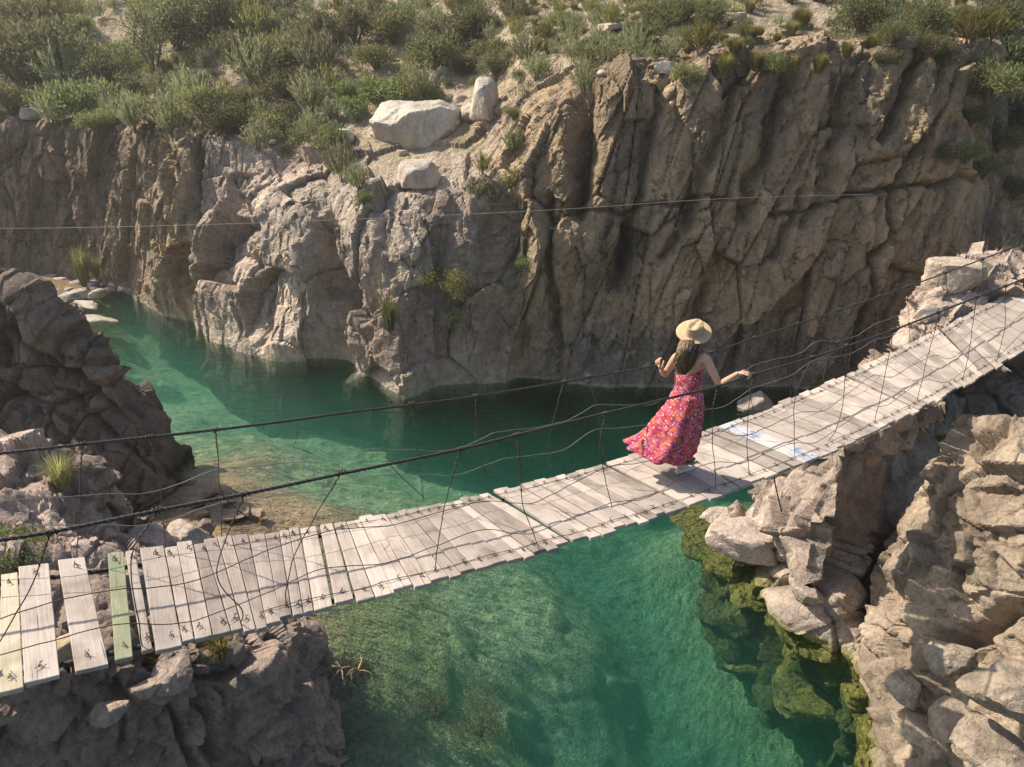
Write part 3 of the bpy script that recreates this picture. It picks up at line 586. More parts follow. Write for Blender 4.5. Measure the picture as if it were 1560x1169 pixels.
def run(n0, n1, f0, f1, n, kinds=None, gaps=(.002, .003, .005, .009), up=.007):
    ws = [r2.uniform(.8, 1.25) for _ in range(n)]; tot = sum(ws); a = 0
    for i, w_ in enumerate(ws):
        b_ = a + w_; g = r2.choice(gaps); sk = r2.uniform(-.008, .008)
        boards.append((n0+(n1-n0)*a/tot+g, n0+(n1-n0)*b_/tot-.003, f0+(f1-f0)*a/tot+g+sk, f0+(f1-f0)*b_/tot-.003+sk, r2.uniform(-.03, .03), r2.uniform(-.03, .03), r2.uniform(-up, up), (kinds or {}).get(i, 'w'))); a = b_
run(sN(511), sN(868), sF(488), sF(741), 15)
run(sN(874), sN(1046), sF(753), sF(917), 10)
run(sN(1051), sN(1126), sF(923), sF(1009), 3)
run(sN(1128), sN(1206), sF(1012), sF(1072), 4)
boards.append((sN(1210)+.01, sN(1216)+.09, sF(1076)+.01, sF(1084)+.10, 0, .02, 0, 'w'))
boards.append((sN(1216)+.10, sN(1216)+.37, sF(1084)+.11, sF(1084)+.36, .01, 0, .004, 'p'))
run(sN(1216)+.38, sN(1262), sF(1084)+.37, sF(1124), 1)
run(sN(1263), sN(1398), sF(1126), sF(1284), 11, None, (.003, .006, .010, .016), .011)
run(sN(1400), sN(1500), sF(1289), sF(1428), 12, None, (.004, .008, .014, .02), .012)
run(sN(1502), 13.15, sF(1433), 13.25, 14, None, (.004, .008, .014, .022), .013)
run(-1.98, -1.04, -2.05, -1.08, 5)
def wire_tie(seed):
    q = random.Random(seed); m = MB(); j = lambda a: q.uniform(-a, a)
    m.tube([(-.012, 0, -.01), (-.014+j(.004), .01, .012), (0, .014+j(.01), .02), (.012, .008, .013), (.013, 0, -.01)], .0035, 5)
    m.tube([(-.012, .012, .012), (j(.01), .03+j(.012), .016), (.01+j(.02), .045+j(.015), .012)], .0034, 5)
    m.tube([(.0, .012, .018), (j(.012), -.012, .026), (j(.02), -.035+j(.012), .02)], .0034, 5)
    m.tube([(.0, 0, .014), (j(.012), j(.01), .03), (j(.03), .01+j(.02), .05)], .003, 5)
    return m.mesh('wire_tie')
TIES = [wire_tie(i) for i in range(5)]
for t_ in TIES: t_.materials.append(M_WIRE)
WOODS = {'w': M_WOOD, 'n': M_WOOD_NEW, 'g': M_WOOD_GREEN, 'p': M_WOOD_WHITE}
LAB = {'n': 'new pale yellow board', 'g': 'green painted board', 'p': 'board with worn white paint and blue scrawl'}
for i, (n0, n1, f0, f1, no, fo, lift, k) in enumerate(boards):
    th = .034; q = random.Random(900+i)
    a = deck(n0, -no/BW, lift); b = deck(n1, -no/BW, lift+q.uniform(-.004, .004)); c = deck(f1, 1+fo/BW, lift); d = deck(f0, 1+fo/BW, lift+q.uniform(-.004, .004))
    o0 = (a+b+c+d)/4; ex = ((c+d)-(a+b)); Ln = np.linalg.norm(ex); ex /= Ln; ey = (a-b)+(d-c); ey -= ex*(ey@ex); ey /= np.linalg.norm(ey); ez = np.cross(ex, ey)
    M = np.stack([ex, ey, ez], 1); loc = lambda p_: (p_-o0)@M
    bm = bmesh.new(); NL = 9; rows = []
    bow, cup = q.uniform(-.006, .008), q.uniform(-.003, .004)
    for t in range(NL):
        u = t/(NL-1); e0 = loc(a*(1-u)+d*u); e1 = loc(b*(1-u)+c*u); ring = []
        wob = lambda: q.uniform(-.0016, .0016)
        zz = bow*(1-(2*u-1)**2)
        for vv, dz in ((0, 0), (.5, cup), (1, 0)):
            p_ = e0*(1-vv)+e1*vv; ring.append(bm.verts.new((p_[0]+(q.uniform(-.004, .004) if t in (0, NL-1) else 0), p_[1]+(wob() if vv != .5 else 0), p_[2]+dz+zz)))
        for vv in (1, .5, 0):
            p_ = e0*(1-vv)+e1*vv; ring.append(bm.verts.new((p_[0], p_[1], p_[2]+zz-th)))
        rows.append(ring)
    for t in range(NL-1):
        for j in range(6): bm.faces.new((rows[t][j], rows[t][(j+1) % 6], rows[t+1][(j+1) % 6], rows[t+1][j]))
    bm.faces.new(rows[0][::-1]); bm.faces.new(rows[-1])
    bmesh.ops.recalc_face_normals(bm, faces=bm.faces)
    eg = [e for e in bm.edges if len(e.link_faces) == 2 and e.calc_face_angle(0) > 1.0]
    bmesh.ops.bevel(bm, geom=eg, offset=.004, segments=1, affect='EDGES', clamp_overlap=True)
    me = bpy.data.meshes.new('plank'); bm.to_mesh(me); bm.free()
    o = link('plank', me, WOODS[k]); o.parent = bridge
    mw = Matrix([[*M[0], o0[0]-BORG[0]], [*M[1], o0[1]-BORG[1]], [*M[2], o0[2]-BORG[2]], [0, 0, 0, 1]]); o.matrix_local = mw
    if k in LAB: o['label'] = LAB[k]
    for u in (.10, .90):
        if i > 80 and q.random() < .1: continue
        tt = link('wire_tie', TIES[q.randrange(5)], None, o)
        pc = loc((a+b)/2*(1-u)+(c+d)/2*u); tt.matrix_local = Matrix.Translation((pc[0], pc[1]+q.uniform(-.02, .02), pc[2]+.002)) @ Matrix.Rotation(math.pi/2*(1 if u < .5 else -1)+q.uniform(-.5, .5), 4, 'Z') @ Matrix.Scale(q.uniform(.65, .95), 4)

def rope(pts, rad, name, mat, k=6, twist=False, parent=bridge, strands=0):
    m = MB(); pts = np.asarray(pts, float)
    if strands:
        seg = np.linalg.norm(np.diff(pts, axis=0), axis=1); L_ = np.concatenate([[0], np.cumsum(seg)]); n = int(L_[-1]/.02); l = np.linspace(0, L_[-1], n)
        c = np.stack([np.interp(l, L_, pts[:, i]) for i in range(3)], 1); t = np.gradient(c, axis=0); t /= np.linalg.norm(t, axis=1)[:, None]
        a_ = np.cross(t, [0, 0, 1.]); a_ /= np.linalg.norm(a_, axis=1)[:, None]; b_ = np.cross(t, a_)
        for j in range(strands):
            an = l/.11*2*np.pi + j*2*np.pi/strands
            m.tube(c + rad*.55*(a_*np.cos(an)[:, None]+b_*np.sin(an)[:, None]), rad*.62, 5)
    else: m.tube(pts, rad, k)
    return bchild(m.build(name, mat))
def smooth_path(pts, step=.08, wob=0.0, seed=0):
    pts = np.asarray(pts, float); d = np.concatenate([[0], np.cumsum(np.linalg.norm(np.diff(pts, axis=0), axis=1))])
    n = [max(2, int((d[i+1]-d[i])/step)) for i in range(len(d)-1)]; G_ = []
    for i in range(len(pts)-1):
        p0 = pts[i-1] if i else 2*pts[0]-pts[1]; p3 = pts[i+2] if i+2 < len(pts) else 2*pts[-1]-pts[-2]; p1, p2 = pts[i], pts[i+1]
        for k in range(n[i]):
            t = k/n[i]; G_.append(.5*((2*p1)+(-p0+p2)*t+(2*p0-5*p1+4*p2-p3)*t*t+(-p0+3*p1-3*p2+p3)*t**3))
    G_.append(pts[-1]); G_ = np.array(G_)
    if wob: G_ = G_ + wob*np.stack([gnoise(G_*2.2+seed, 700+k)+.4*gnoise(G_*7+seed, 710+k) for k in range(3)], 1)
    return G_
# two bearer cables under the boards, a lashing wire along each edge on top
for w in (.10, .90):
    rope([deck(s, w, -.052) for s in np.linspace(-2.2, 14.2, 125)], .016, 'bearer_cable', M_CABLE, strands=3)
    rope(smooth_path([deck(s, w, .012+.006*math.sin(s*9)) for s in np.arange(.5, 13, .16)], .05, .010, 3), .003, 'lashing_wire', M_WIRE, 5)
# handrail cables, from where they run in the photograph
NEAR_RAIL = [(-560, 950), (-300, 889), (-60, 835), (0, 823), (77, 811), (230, 780), (372, 753), (520, 722), (700, 685), (788, 663), (922, 630), (1040, 602), (1093, 589), (1148, 571), (1227, 548), (1293, 527), (1377, 497), (1463, 463), (1560, 425), (1640, 390)]
FAR_RAIL = [(-500, 742), (-250, 717), (-60, 698), (0, 691), (125, 677), (328, 655), (442, 641), (520, 630), (628, 617), (725, 604), (860, 582), (898, 575), (1000, 557), (1083, 537), (1150, 515), (1280, 472), (1340, 452), (1383, 437), (1497, 395), (1600, 355)]
WN, WF = -.05, 1.05
def rail_pts(tab, w):
    out = []
    for x, y in tab:
        s, z = to_s(x, y, w); p = deck(s, w); out.append([p[0], p[1], z])
    return np.array(out)
NRP, FRP = rail_pts(NEAR_RAIL, WN), rail_pts(FAR_RAIL, WF)
print('rail heights', [round(p[2]-deck(p[:2]@AX, .5)[2], 2) for p in NRP], [round(p[2]-deck(p[:2]@AX, .5)[2], 2) for p in FRP])
rope(smooth_path(NRP), .0112, 'handrail_cable', M_CABLE, strands=3); rope(smooth_path(FRP), .0105, 'handrail_cable', M_CABLE, strands=3)
def on_rail(R_, s):
    ss = R_[:, :2]@AX; return np.array([np.interp(s, ss, R_[:, i]) for i in range(3)])
NP_SM, FP_SM = smooth_path(NRP), smooth_path(FRP)
def hanger(pxs, w, RP, bottom=None, loops=True, seed=0, mat=M_WIRE):
    """a hanging wire from the rail down to the boards, following the photograph"""
    s0, z0 = to_s(*pxs[0], w); pts = [on_rail(RP, s0)]
    for x, y in pxs[1:]:
        s, z = to_s(x, y, w if (x, y) != pxs[-1] else (0.04 if w < .5 else .96)); p = deck(s, w if (x, y) != pxs[-1] else (0.04 if w < .5 else .96)); pts.append([p[0], p[1], max(z, p[2]-.05)])
    path = smooth_path(pts, .05, .012, seed)
    m = MB(); m.tube(path, .0038, 5)
    tp = path[0]; an = np.linspace(0, 6*np.pi, 26)                    # the wire wound round the rail
    tang = np.array([AX[0], AX[1], 0])
    m.tube(tp + np.stack([np.cos(an)*0, np.cos(an)*0, np.sin(an)*.019], 1) + np.outer(np.cos(an)*.019, np.array([NR[0], NR[1], 0])) + np.outer(np.linspace(-.03, .03, 26), tang), .004, 4)
    hn = min(len(path)-1, 4); an = np.linspace(0, 10*np.pi, 30); l = np.linspace(0, hn, 30); c = np.stack([np.interp(l, np.arange(len(path)), path[:, i]) for i in range(3)], 1)
    m.tube(c + .007*np.stack([np.cos(an), np.sin(an), an*0], 1), .003, 4)
    o = m.build('hanger_wire', mat); bchild(o); return o
for i, q_ in enumerate([[(78, 812), (45, 900), (-8, 985)], [(240, 778), (200, 850), (217, 985)], [(372, 754), (330, 870), (368, 930), (367, 950)], [(520, 722), (455, 830), (438, 895), (438, 925)], [(700, 685), (680, 760), (668, 830), (664, 872)], [(788, 663), (797, 760), (812, 810), (822, 838)], [(922, 630), (915, 690), (932, 775)], [(1093, 590), (1085, 640), (1090, 745)], [(1148, 573), (1140, 625), (1138, 680), (1141, 722)], [(1237, 547), (1212, 603), (1209, 650), (1211, 697)], [(1290, 528), (1286, 593), (1276, 650), (1262, 672)], [(1360, 503), (1343, 600), (1333, 640)], [(1430, 477), (1413, 547), (1398, 608)], [(1488, 453), (1474, 550), (1466, 580)], [(1532, 437), (1530, 500), (1520, 545)]]):
    hanger(q_, WN, NP_SM, seed=i)
for i, q_ in enumerate([[(125, 677), (120, 760), (118, 848)], [(230, 666), (245, 750), (252, 835)], [(328, 655), (333, 722), (338, 818)], [(628, 617), (636, 690), (645, 762)], [(725, 604), (730, 690), (750, 742)], [(860, 582), (838, 660), (836, 700), (846, 720)], [(898, 575), (912, 640), (918, 700)], [(1000, 557), (1003, 620), (1010, 675)], [(1083, 537), (1060, 600), (1052, 660)], [(1150, 515), (1140, 570), (1148, 630)], [(1215, 494), (1205, 550), (1204, 605)], [(1280, 472), (1265, 523), (1253, 583)], [(1303, 464), (1297, 510), (1292, 567)], [(1340, 452), (1336, 500), (1330, 548)], [(1383, 437), (1384, 480), (1386, 522)], [(1440, 416), (1444, 450), (1446, 490)], [(1497, 395), (1498, 430), (1500, 465)]]):
    hanger(q_, WF, FP_SM, seed=40+i, mat=M_WIRE)
# slack side wires
for j, (w, RP, hs) in enumerate([(WN, NP_SM, (.28, .55)), (WF, FP_SM, (.30, .58))]):
    for h in hs:
        pts = []
        for i, s in enumerate(np.arange(-2.0, 13.4, .42)):
            p = deck(s, w); top = on_rail(RP, s)[2]-p[2]
            pts.append(p + np.array([0, 0, top*(h + .05*math.sin(i*2.1+j) + .045*math.sin(i*.83+3*h))]))
        rope(smooth_path(pts, .06, .02, 10*h), .0034, 'side_wire', M_WIREP if j else M_WIRE, 5)
# loose broken wires
for i, (pts, w) in enumerate([([(452, 643), (453, 668), (446, 680), (460, 685), (476, 692)], WF), ([(595, 710), (620, 735), (645, 760)], WN), ([(388, 795), (360, 775), (334, 752)], WN)]):
    c = []
    for x, y in pts:
        s, z = to_s(x, y, w); p = deck(s, w); c.append([p[0], p[1], z])
    rope(smooth_path(c, .04, .01, i), .0032, 'loose_wire', M_WIRE, 5)
# the guy wire under the boards
a_ = deck(to_s(1178, 722, .1)[0], .1, -.05); rope(smooth_path([a_, a_+np.array([.06, .05, -.2]), a_+np.array([.22, .1, -.62])], .05), .008, 'loose_wire', M_CABLE, 6)
# ================================================================== BOULDERS
def boulder(name, c, size, seed, planes=None, rot=0.0, sub=4, amp=.05, tint=(.46, .39, .32), tint2=(.36, .30, .24), label=None, group=None, mat=None, soft=14, cat='boulder'):
    bm = bmesh.new(); bmesh.ops.create_icosphere(bm, subdivisions=sub, radius=1)
    v = np.array([q.co for q in bm.verts]); f = np.array([[q.index for q in t.verts] for t in bm.faces]); bm.free()
    g = np.random.default_rng(seed)
    if planes is None:
        n = g.normal(size=(11, 3)); n /= np.linalg.norm(n, axis=1)[:, None]; d = g.uniform(.68, 1.0, 11)
        planes = [(*a, b_) for a, b_ in zip(n, d)] + [(0, 0, 1, .8), (0, 0, -1, .6)]
    pl = np.array(planes, float); n = pl[:, :3]/np.linalg.norm(pl[:, :3], axis=1)[:, None]
    q = np.maximum(v@n.T/pl[:, 3], 1e-3); r = (q**soft).sum(1)**(-1/soft)
    p = v*np.minimum(r, 1.35)[:, None]
    s = np.array(size, float)
    d = amp*(facets(p*s.mean()+seed, s.mean()*.7, seed, .5, 1.1, .4, .06, .1)*1.0 + .4*facets(p*s.mean()+seed, s.mean()*.28, seed+2, .5, 1.1, .3, .08, .1) + .8*fbm(p*1.6+seed, 4, seed))
    p = p*(1+d[:, None])*s
    cz, sz = math.cos(rot), math.sin(rot); p = np.stack([p[:, 0]*cz-p[:, 1]*sz, p[:, 0]*sz+p[:, 1]*cz, p[:, 2]], 1)
    t = fbm(p/s.mean()*1.2+seed*3.1, 4, seed+5); col = lerp(np.array(tint), np.array(tint2), sstep(-.1, .35, t)); 
    o = link(name, mesh_np(name, p, f, True, col, None, 20), mat or M_BOULDER); o.location = c
    return setp(o, label, cat, group)
VT = FQ.reshape(-1, 3); VP = proj(VT); VR = FRK.reshape(-1)
FN = gnormals(FQ).reshape(-1, 3); SUBI = np.arange(len(VT))
def ground_at(px, py, rmax=1.1):
    """the nearest ground to the viewer along the sight line through (px, py)"""
    d = ((VP-np.array([px, py]))**2).sum(1); d = np.where(VR <= rmax, d, 9e9)
    k = np.argpartition(d, 24)[:24]; k = k[d[k] < max(25.0, d[k].min()*1.5)]
    i = k[np.argmin(VT[k, 1])]; return VT[i], i
def at_px(px, py, wpx, hfrac=1.0):
    g, _ = ground_at(px, py); dep = g[1]*CP-(g[2]-H)*SP; return g, wpx/FPX*dep
g, s = at_px(632, 226, 1)
boulder('boulder', g+np.array([0, .75, .62]), (74*s, 1.15, 56*s), 12, [(.12, -1, .10, .60), (-.12, -.35, 1, .60), (-.55, -.5, .8, .62), (-.75, -.6, -.45, .62), (1, -.35, .05, .86), (.75, -.6, -.6, .74), (.55, -.3, .9, .84), (-1, .1, .15, .97), (0, 1, .1, .9), (.2, .6, .9, .7), (0, 0, -1, .9), (-.3, -.9, -.5, .68), (.5, -.9, .4, .72)], 0, 5, .045, (.50, .445, .37), (.41, .36, .285), 'huge pale angular boulder on the sandy ledge above the river', soft=200)
g, s = at_px(736, 186, 1)
boulder('boulder', g+np.array([0, .3, .45]), (20*s, .42, 31*s), 21, [(-.9, -.3, .35, .8), (-.5, -.9, -.3, .75), (.9, -.4, .2, .8), (0, -.4, 1, .9), (.3, 1, 0, .9), (0, 0, -1, .8), (.5, -.6, .8, .85)], R(-8), 4, .05, (.48, .42, .35), (.42, .36, .285), 'tall upright pale boulder leaning on the ridge beside the huge boulder')
g, s = at_px(714, 188, 1)
boulder('boulder', g+np.array([-.05, .45, .3]), (17*s, .4, 20*s), 22, None, 0, 4, .05, (.42, .36, .295), (.36, .30, .25), 'grey angular boulder wedged between the huge and the upright boulders')
g, s = at_px(636, 281, 1)
boulder('boulder', g+np.array([0, .1, .34]), (28*s, .46, 21*s), 34, [(0, -.3, 1, .75), (-.9, -.4, .2, .85), (.9, -.3, .3, .85), (0, -1, -.1, .8), (0, 1, 0, .9), (0, 0, -1, .9), (.6, -.5, .6, .85), (-.5, -.6, .6, .85)], 0, 4, .05, (.47, .40, .335), (.40, .335, .27), 'small rounded pale boulder on the slab in front of the huge boulder')
for px, py, w, h, lab, tint in [(522, 217, 27, 17, 'whitish flat boulder in the shrubs just left of the huge boulder', (.52, .49, .45)), (530, 178, 26, 16, 'grey boulder shaded by shrubs upslope of the whitish flat boulder', (.34, .31, .27)), (60, 176, 22, 12, 'slab with a pale rim on the brink of the far left cliff', (.42, .37, .31)), (283, 115, 19, 10, 'square grey block among shrubs high on the hillside', (.38, .35, .32)),
    (662, 118, 12, 9, 'small grey rock half hidden by shrubs above the huge boulder', (.40, .37, .33)), (678, 110, 11, 9, 'small pointed grey rock next to shrubs above the huge boulder', (.40, .37, .33)), (683, 148, 13, 7, 'low pale stone lying behind the huge boulder', (.46, .40, .33)), (698, 150, 11, 7, 'low brownish stone behind the gap of the boulders', (.40, .33, .26)),
    (184, 163, 8, 4, 'tiny pale stone in the scrub at the top of the left cliff', (.44, .40, .35)), (218, 168, 7, 4, 'tiny white stone in the scrub at the top of the left cliff', (.50, .47, .43)), (612, 232, 9, 6, 'small stone tucked under the front of the huge boulder', (.44, .38, .31)), (572, 205, 8, 7, 'small pinkish stone at the left tip of the huge boulder', (.47, .39, .34)),
    (930, 42, 24, 8, 'flat pale rock beside the path on the plateau', (.46, .38, .30)), (918, 112, 12, 7, 'small pale rock near the brink of the tall cliff beside the path', (.44, .37, .30)), (1010, 108, 14, 12, 'grey rock on the brink of the tall cliff near the middle', (.38, .33, .28)), (1032, 112, 12, 10, 'darker grey rock on the brink of the tall cliff near the middle', (.33, .29, .25)),
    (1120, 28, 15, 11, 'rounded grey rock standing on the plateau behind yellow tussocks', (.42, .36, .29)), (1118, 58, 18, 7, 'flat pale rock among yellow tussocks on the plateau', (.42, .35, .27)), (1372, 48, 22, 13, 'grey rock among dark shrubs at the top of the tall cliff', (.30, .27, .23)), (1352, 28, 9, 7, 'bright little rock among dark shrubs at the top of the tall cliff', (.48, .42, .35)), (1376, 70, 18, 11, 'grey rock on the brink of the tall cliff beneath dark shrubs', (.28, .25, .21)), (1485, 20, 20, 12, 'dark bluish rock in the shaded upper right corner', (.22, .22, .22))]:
    g, s = at_px(px, py, 1); sd = int(px*7+py)
    boulder('boulder' if w > 15 else 'stone', g+np.array([0, w*s*.35, h*s*.35]), (w*s, w*s*.8, h*s*1.05), sd, None, R(sd % 360), 4 if w > 15 else 3, .05, tint, tuple(x*.8 for x in tint), lab, None, None, 14, 'boulder' if w > 15 else 'stone')
# stones on the gravel bank below the far left cliff
for k, (px, py, w, h, flat) in enumerate([(138, 492, 29, 9, 1), (122, 455, 20, 9, 0), (95, 462, 17, 8, 0), (135, 470, 20, 6, 0), (112, 476, 14, 6, 0), (152, 452, 13, 9, 0), (176, 440, 12, 8, 0), (158, 436, 11, 7, 0), (92, 436, 18, 9, 0), (120, 438, 12, 7, 0), (140, 440, 10, 7, 0), (190, 444, 9, 6, 0), (70, 446, 14, 9, 0), (78, 430, 12, 8, 0), (107, 447, 9, 5, 0), (145, 446, 7, 5, 0), (165, 447, 7, 5, 0), (60, 434, 10, 7, 0), (45, 440, 13, 8, 0), (105, 430, 8, 5, 0), (130, 430, 8, 5, 0), (86, 450, 7, 5, 0), (183, 437, 6, 4, 0), (200, 447, 6, 4, 0), (128, 447, 7, 4, 0), (98, 443, 6, 4, 0)]):
    c = W(px, py, .05); dep = c[1]*CP-(c[2]-H)*SP; s = dep/FPX
    lit = py > 448
    boulder('stone', c+np.array([0, 0, (.06 if flat else .12)]), (w*s*1.05, w*s*.75, h*s*1.15), 700+k, None, R(20 if flat else k*47), 3 if w < 14 else 4, .05, (.44, .385, .32), (.34, .30, .25), 'long flat grey slab jutting into the shallows at the foot of the gravel bank' if flat else 'rounded grey stone on the gravel bank at the foot of the far left cliff', None if flat else 'stones on the gravel bank', None, 12, 'stone')
# rocks by the right bank
for px, py, Y, size, sd, lab, tint in [(1140, 832, 9.75, (.52, .42, .34), 51, 'lit wedge of pink rock at the water edge under the bridge with moss below', (.46, .37, .31)), (1184, 784, 10.2, (.36, .34, .28), 52, 'round topped pink rock above the wedge at the water edge', (.46, .37, .315)), (1094, 786, 10.9, (.26, .2, .15), 53, 'small pale rock standing in the moss nearest the bridge edge', (.46, .38, .31)),
    (1232, 742, 9.9, (.26, .3, .34), 54, 'square pink block leaning on the grassy pillar under the bridge', (.46, .365, .30)), (1215, 800, 9.6, (.22, .22, .28), 56, 'narrow pink rock between the round topped rock and the shaded wall', (.44, .36, .30)), (1250, 905, 8.5, (.14, .14, .13), 57, 'small triangular lit rock in the shaded hollow above the moss', (.46, .39, .32)),
    (1450, 422, 11.35, (.42, .36, .36), 58, 'biggest sunlit block behind the far end of the bridge', (.46, .37, .29)), (1420, 475, 10.9, (.2, .2, .18), 59, 'small sunlit block below the biggest one at the far end of the bridge', (.46, .38, .31)), (1395, 515, 10.6, (.27, .24, .2), 60, 'tilted pink slab touching the boards near the far end of the bridge', (.47, .38, .31)), (1500, 425, 11.9, (.4, .35, .25), 62, 'low sunlit rock furthest along the bank behind the far end of the bridge', (.46, .375, .30)),
    (1545, 1060, 4.75, (.34, .3, .26), 63, 'angular brown block at the frame edge on the sunlit rock face', (.31, .25, .19)), (1462, 1010, 5.75, (.22, .2, .2), 64, 'tilted grey block in the shadowed notch of the sunlit rock face', (.33, .275, .215)), (1480, 1110, 5.2, (.3, .24, .2), 65, 'slanted pale slab low on the sunlit rock face', (.38, .305, .23)), (1390, 1060, 6.0, (.2, .18, .2), 66, 'small blocky rock near the water on the sunlit rock face', (.40, .33, .26)), (1420, 1130, 5.6, (.24, .2, .18), 67, 'pale wedge at the foot of the sunlit rock face', (.38, .31, .235)), (1530, 1150, 4.6, (.34, .26, .2), 68, 'pale slab in the bottom corner of the sunlit rock face', (.36, .29, .22))]:
    boulder('rock', P(px, py, Y)+np.array([0, .1, -.05]), size, sd, None, R(sd*31 % 360), 4, .06, tint, tuple(x*.78 for x in tint), lab, None, M_NEAR, 16, 'rock')
MOSSY = dict(tint=(.15, .15, .04), tint2=(.085, .095, .03))
for px, py, z, size, sd, lab in [(1062, 802, -.12, (.55, .42, .2), 131, 'moss covered rock breaking the surface nearest the bridge'), (1120, 868, -.2, (.5, .36, .26), 132, 'mossy ledge below the pink wedge at the water edge'), (1163, 905, -.16, (.5, .32, .24), 133, 'mossy ledge between the pink wedge and the shaded wall'), (1205, 935, -.22, (.42, .3, .3), 134, 'mossy shelf along the foot of the shaded wall'), (1240, 975, -.25, (.4, .3, .3), 135, 'olive mossy shelf midway along the shaded wall'), (1285, 1018, -.40, (.36, .3, .3), 136, 'mossy shelf where the shaded wall meets the sunlit face'), (1085, 838, -.35, (.45, .4, .3), 138, 'sunken mossy rock beside the moss covered rock'),
    (1205, 985, -1.0, (.5, .4, .3), 139, 'sunken green boulder below the mossy shelf'), (1140, 1000, -1.6, (.42, .4, .35), 140, 'round sunken boulder glowing pale green in deep water'), (1225, 1060, -1.1, (.5, .45, .35), 141, 'wide sunken green boulder in the lower right pool'), (1130, 935, -1.2, (.5, .4, .3), 142, 'sunken boulder below the pink wedge'), (1260, 1020, -.8, (.4, .35, .3), 143, 'sunken green rock close under the shaded wall')]:
    boulder('mossy_rock', W(px, py, z-.22), (size[0]*1.4, size[1]*1.2, size[2]*.75), sd, None, R(sd*31 % 360), 4, .10, label=lab, mat=M_NEAR, soft=9, cat='rock', **MOSSY)
c = W(1158, 622); boulder('rock', c+np.array([0, .1, .06]), (.42, .3, .36), 71, [(-.5, -.2, .8, .55), (.75, -.2, .6, .55), (0, -1, .2, .7), (0, 1, .2, .8), (0, 0, -1, .5), (.1, -.6, .9, .8)], 0, 4, .05, (.33, .275, .25), (.27, .225, .2), 'pointed grey rock standing in the dark water beyond the bridge', None, None, 16, 'rock')
# rocks by the near end
for px, py, Y, size, sd, lab, tint in [(225, 825, 9.3, (.42, .38, .26), 81, 'rounded pink rock on the shelf behind the green board', (.43, .34, .28)), (275, 815, 9.6, (.34, .3, .24), 82, 'pale pink rock nearest the muddy bar behind the bridge', (.45, .365, .30)), (183, 870, 6.9, (.2, .2, .16), 83, 'tan rock seen just above the green board', (.43, .34, .25)), (345, 900, 6.0, (.2, .2, .18), 88, 'pale rock seen through the boards near the muddy shore', (.43, .36, .29)),
    (262, 1025, 4.15, (.16, .14, .12), 84, 'lit pink block topmost under the near end of the bridge', (.42, .335, .28)), (215, 1050, 3.95, (.1, .1, .07), 85, 'thin lit slab amid shaded blocks under the near end of the bridge', (.41, .32, .25)), (160, 1085, 3.72, (.1, .1, .07), 89, 'small lit block on the shaded wall under the near end of the bridge', (.39, .31, .25)), (92, 985, 4.0, (.12, .16, .1), 86, 'tan cobble wedged between the second and third boards', (.45, .36, .22)), (20, 688, 9.2, (.3, .26, .2), 87, 'round pink rock on top of the shelf at the frame edge', (.44, .35, .30))]:
    boulder('rock', P(px, py, Y)+np.array([0, .05, -.06]), size, sd, None, R(sd*31 % 360), 4, .06, tint, tuple(x*.78 for x in tint), lab, None, M_NEAR, 16, 'rock')

# ================================================================== PLANTS
M_OLIVE = leaf_material('olive_leaf', (.15, .15, .065), (.225, .22, .095), (.33, .31, .14))
M_DARK = leaf_material('dark_leaf', (.11, .112, .055), (.17, .168, .08), (.26, .245, .12))
M_GREY = leaf_material('grey_green_leaf', (.20, .205, .105), (.29, .29, .15), (.41, .40, .23))
M_GREEN = leaf_material('green_leaf', (.135, .165, .06), (.205, .235, .09), (.30, .315, .13))
M_YELLOW = leaf_material('yellow_leaf', (.17, .165, .05), (.26, .24, .075), (.36, .32, .11))
M_STRAW = leaf_material('straw_grass', (.24, .21, .09), (.34, .30, .13), (.45, .40, .20))
M_TWIG = plain('twig', (.15, .115, .085), .9, 0, 0, 20, .3)
def rdir(g, n):
    v = g.normal(size=(n, 3)); return v/np.linalg.norm(v, axis=1)[:, None]
def quads(base, dirn, L, Wd, g):
    n = len(base); s = np.cross(dirn, rdir(g, n)); s /= np.linalg.norm(s, axis=1)[:, None]+1e-9
    L = np.broadcast_to(L, n)[:, None]; Wd = np.broadcast_to(Wd, n)[:, None]
    v = np.stack([base, base+dirn*L*.5+s*Wd*.5, base+dirn*L, base+dirn*L*.5-s*Wd*.5], 1).reshape(-1, 3)
    return v, np.arange(4*n).reshape(n, 4)
def leaf_cloud(seed, n, rx, h, L, Wd, lumps=14, up=.5, hollow=.6, lr=.36):
    """foliage of a shrub about 2*rx wide and h high: leaf clumps spread through a dome"""
    g = np.random.default_rng(seed); a = g.uniform(0, 2*np.pi, lumps); rr = rx*np.sqrt(g.uniform(.02, 1, lumps))*.75; zz = h*(.30+.45*g.uniform(0, 1, lumps)*(1-.5*(rr/rx)**2))
    c = np.stack([rr*np.cos(a), rr*np.sin(a), zz], 1); lrad = rx*lr*g.uniform(.7, 1.3, lumps)
    k = g.integers(0, lumps, n); d = rdir(g, n); rad = lrad[k]*g.uniform(hollow, 1.05, n)*(1+.25*g.normal(size=n).clip(-1, 1.5))
    p = c[k]+d*rad[:, None]*np.array([1, 1, .85]); p[:, 2] = np.maximum(p[:, 2], .03)
    dd = d + np.array([0, 0, up]) + .6*g.normal(size=(n, 3)); dd /= np.linalg.norm(dd, axis=1)[:, None]
    return quads(p, dd, L*g.uniform(.6, 1.4, n), Wd*g.uniform(.7, 1.3, n), g), c
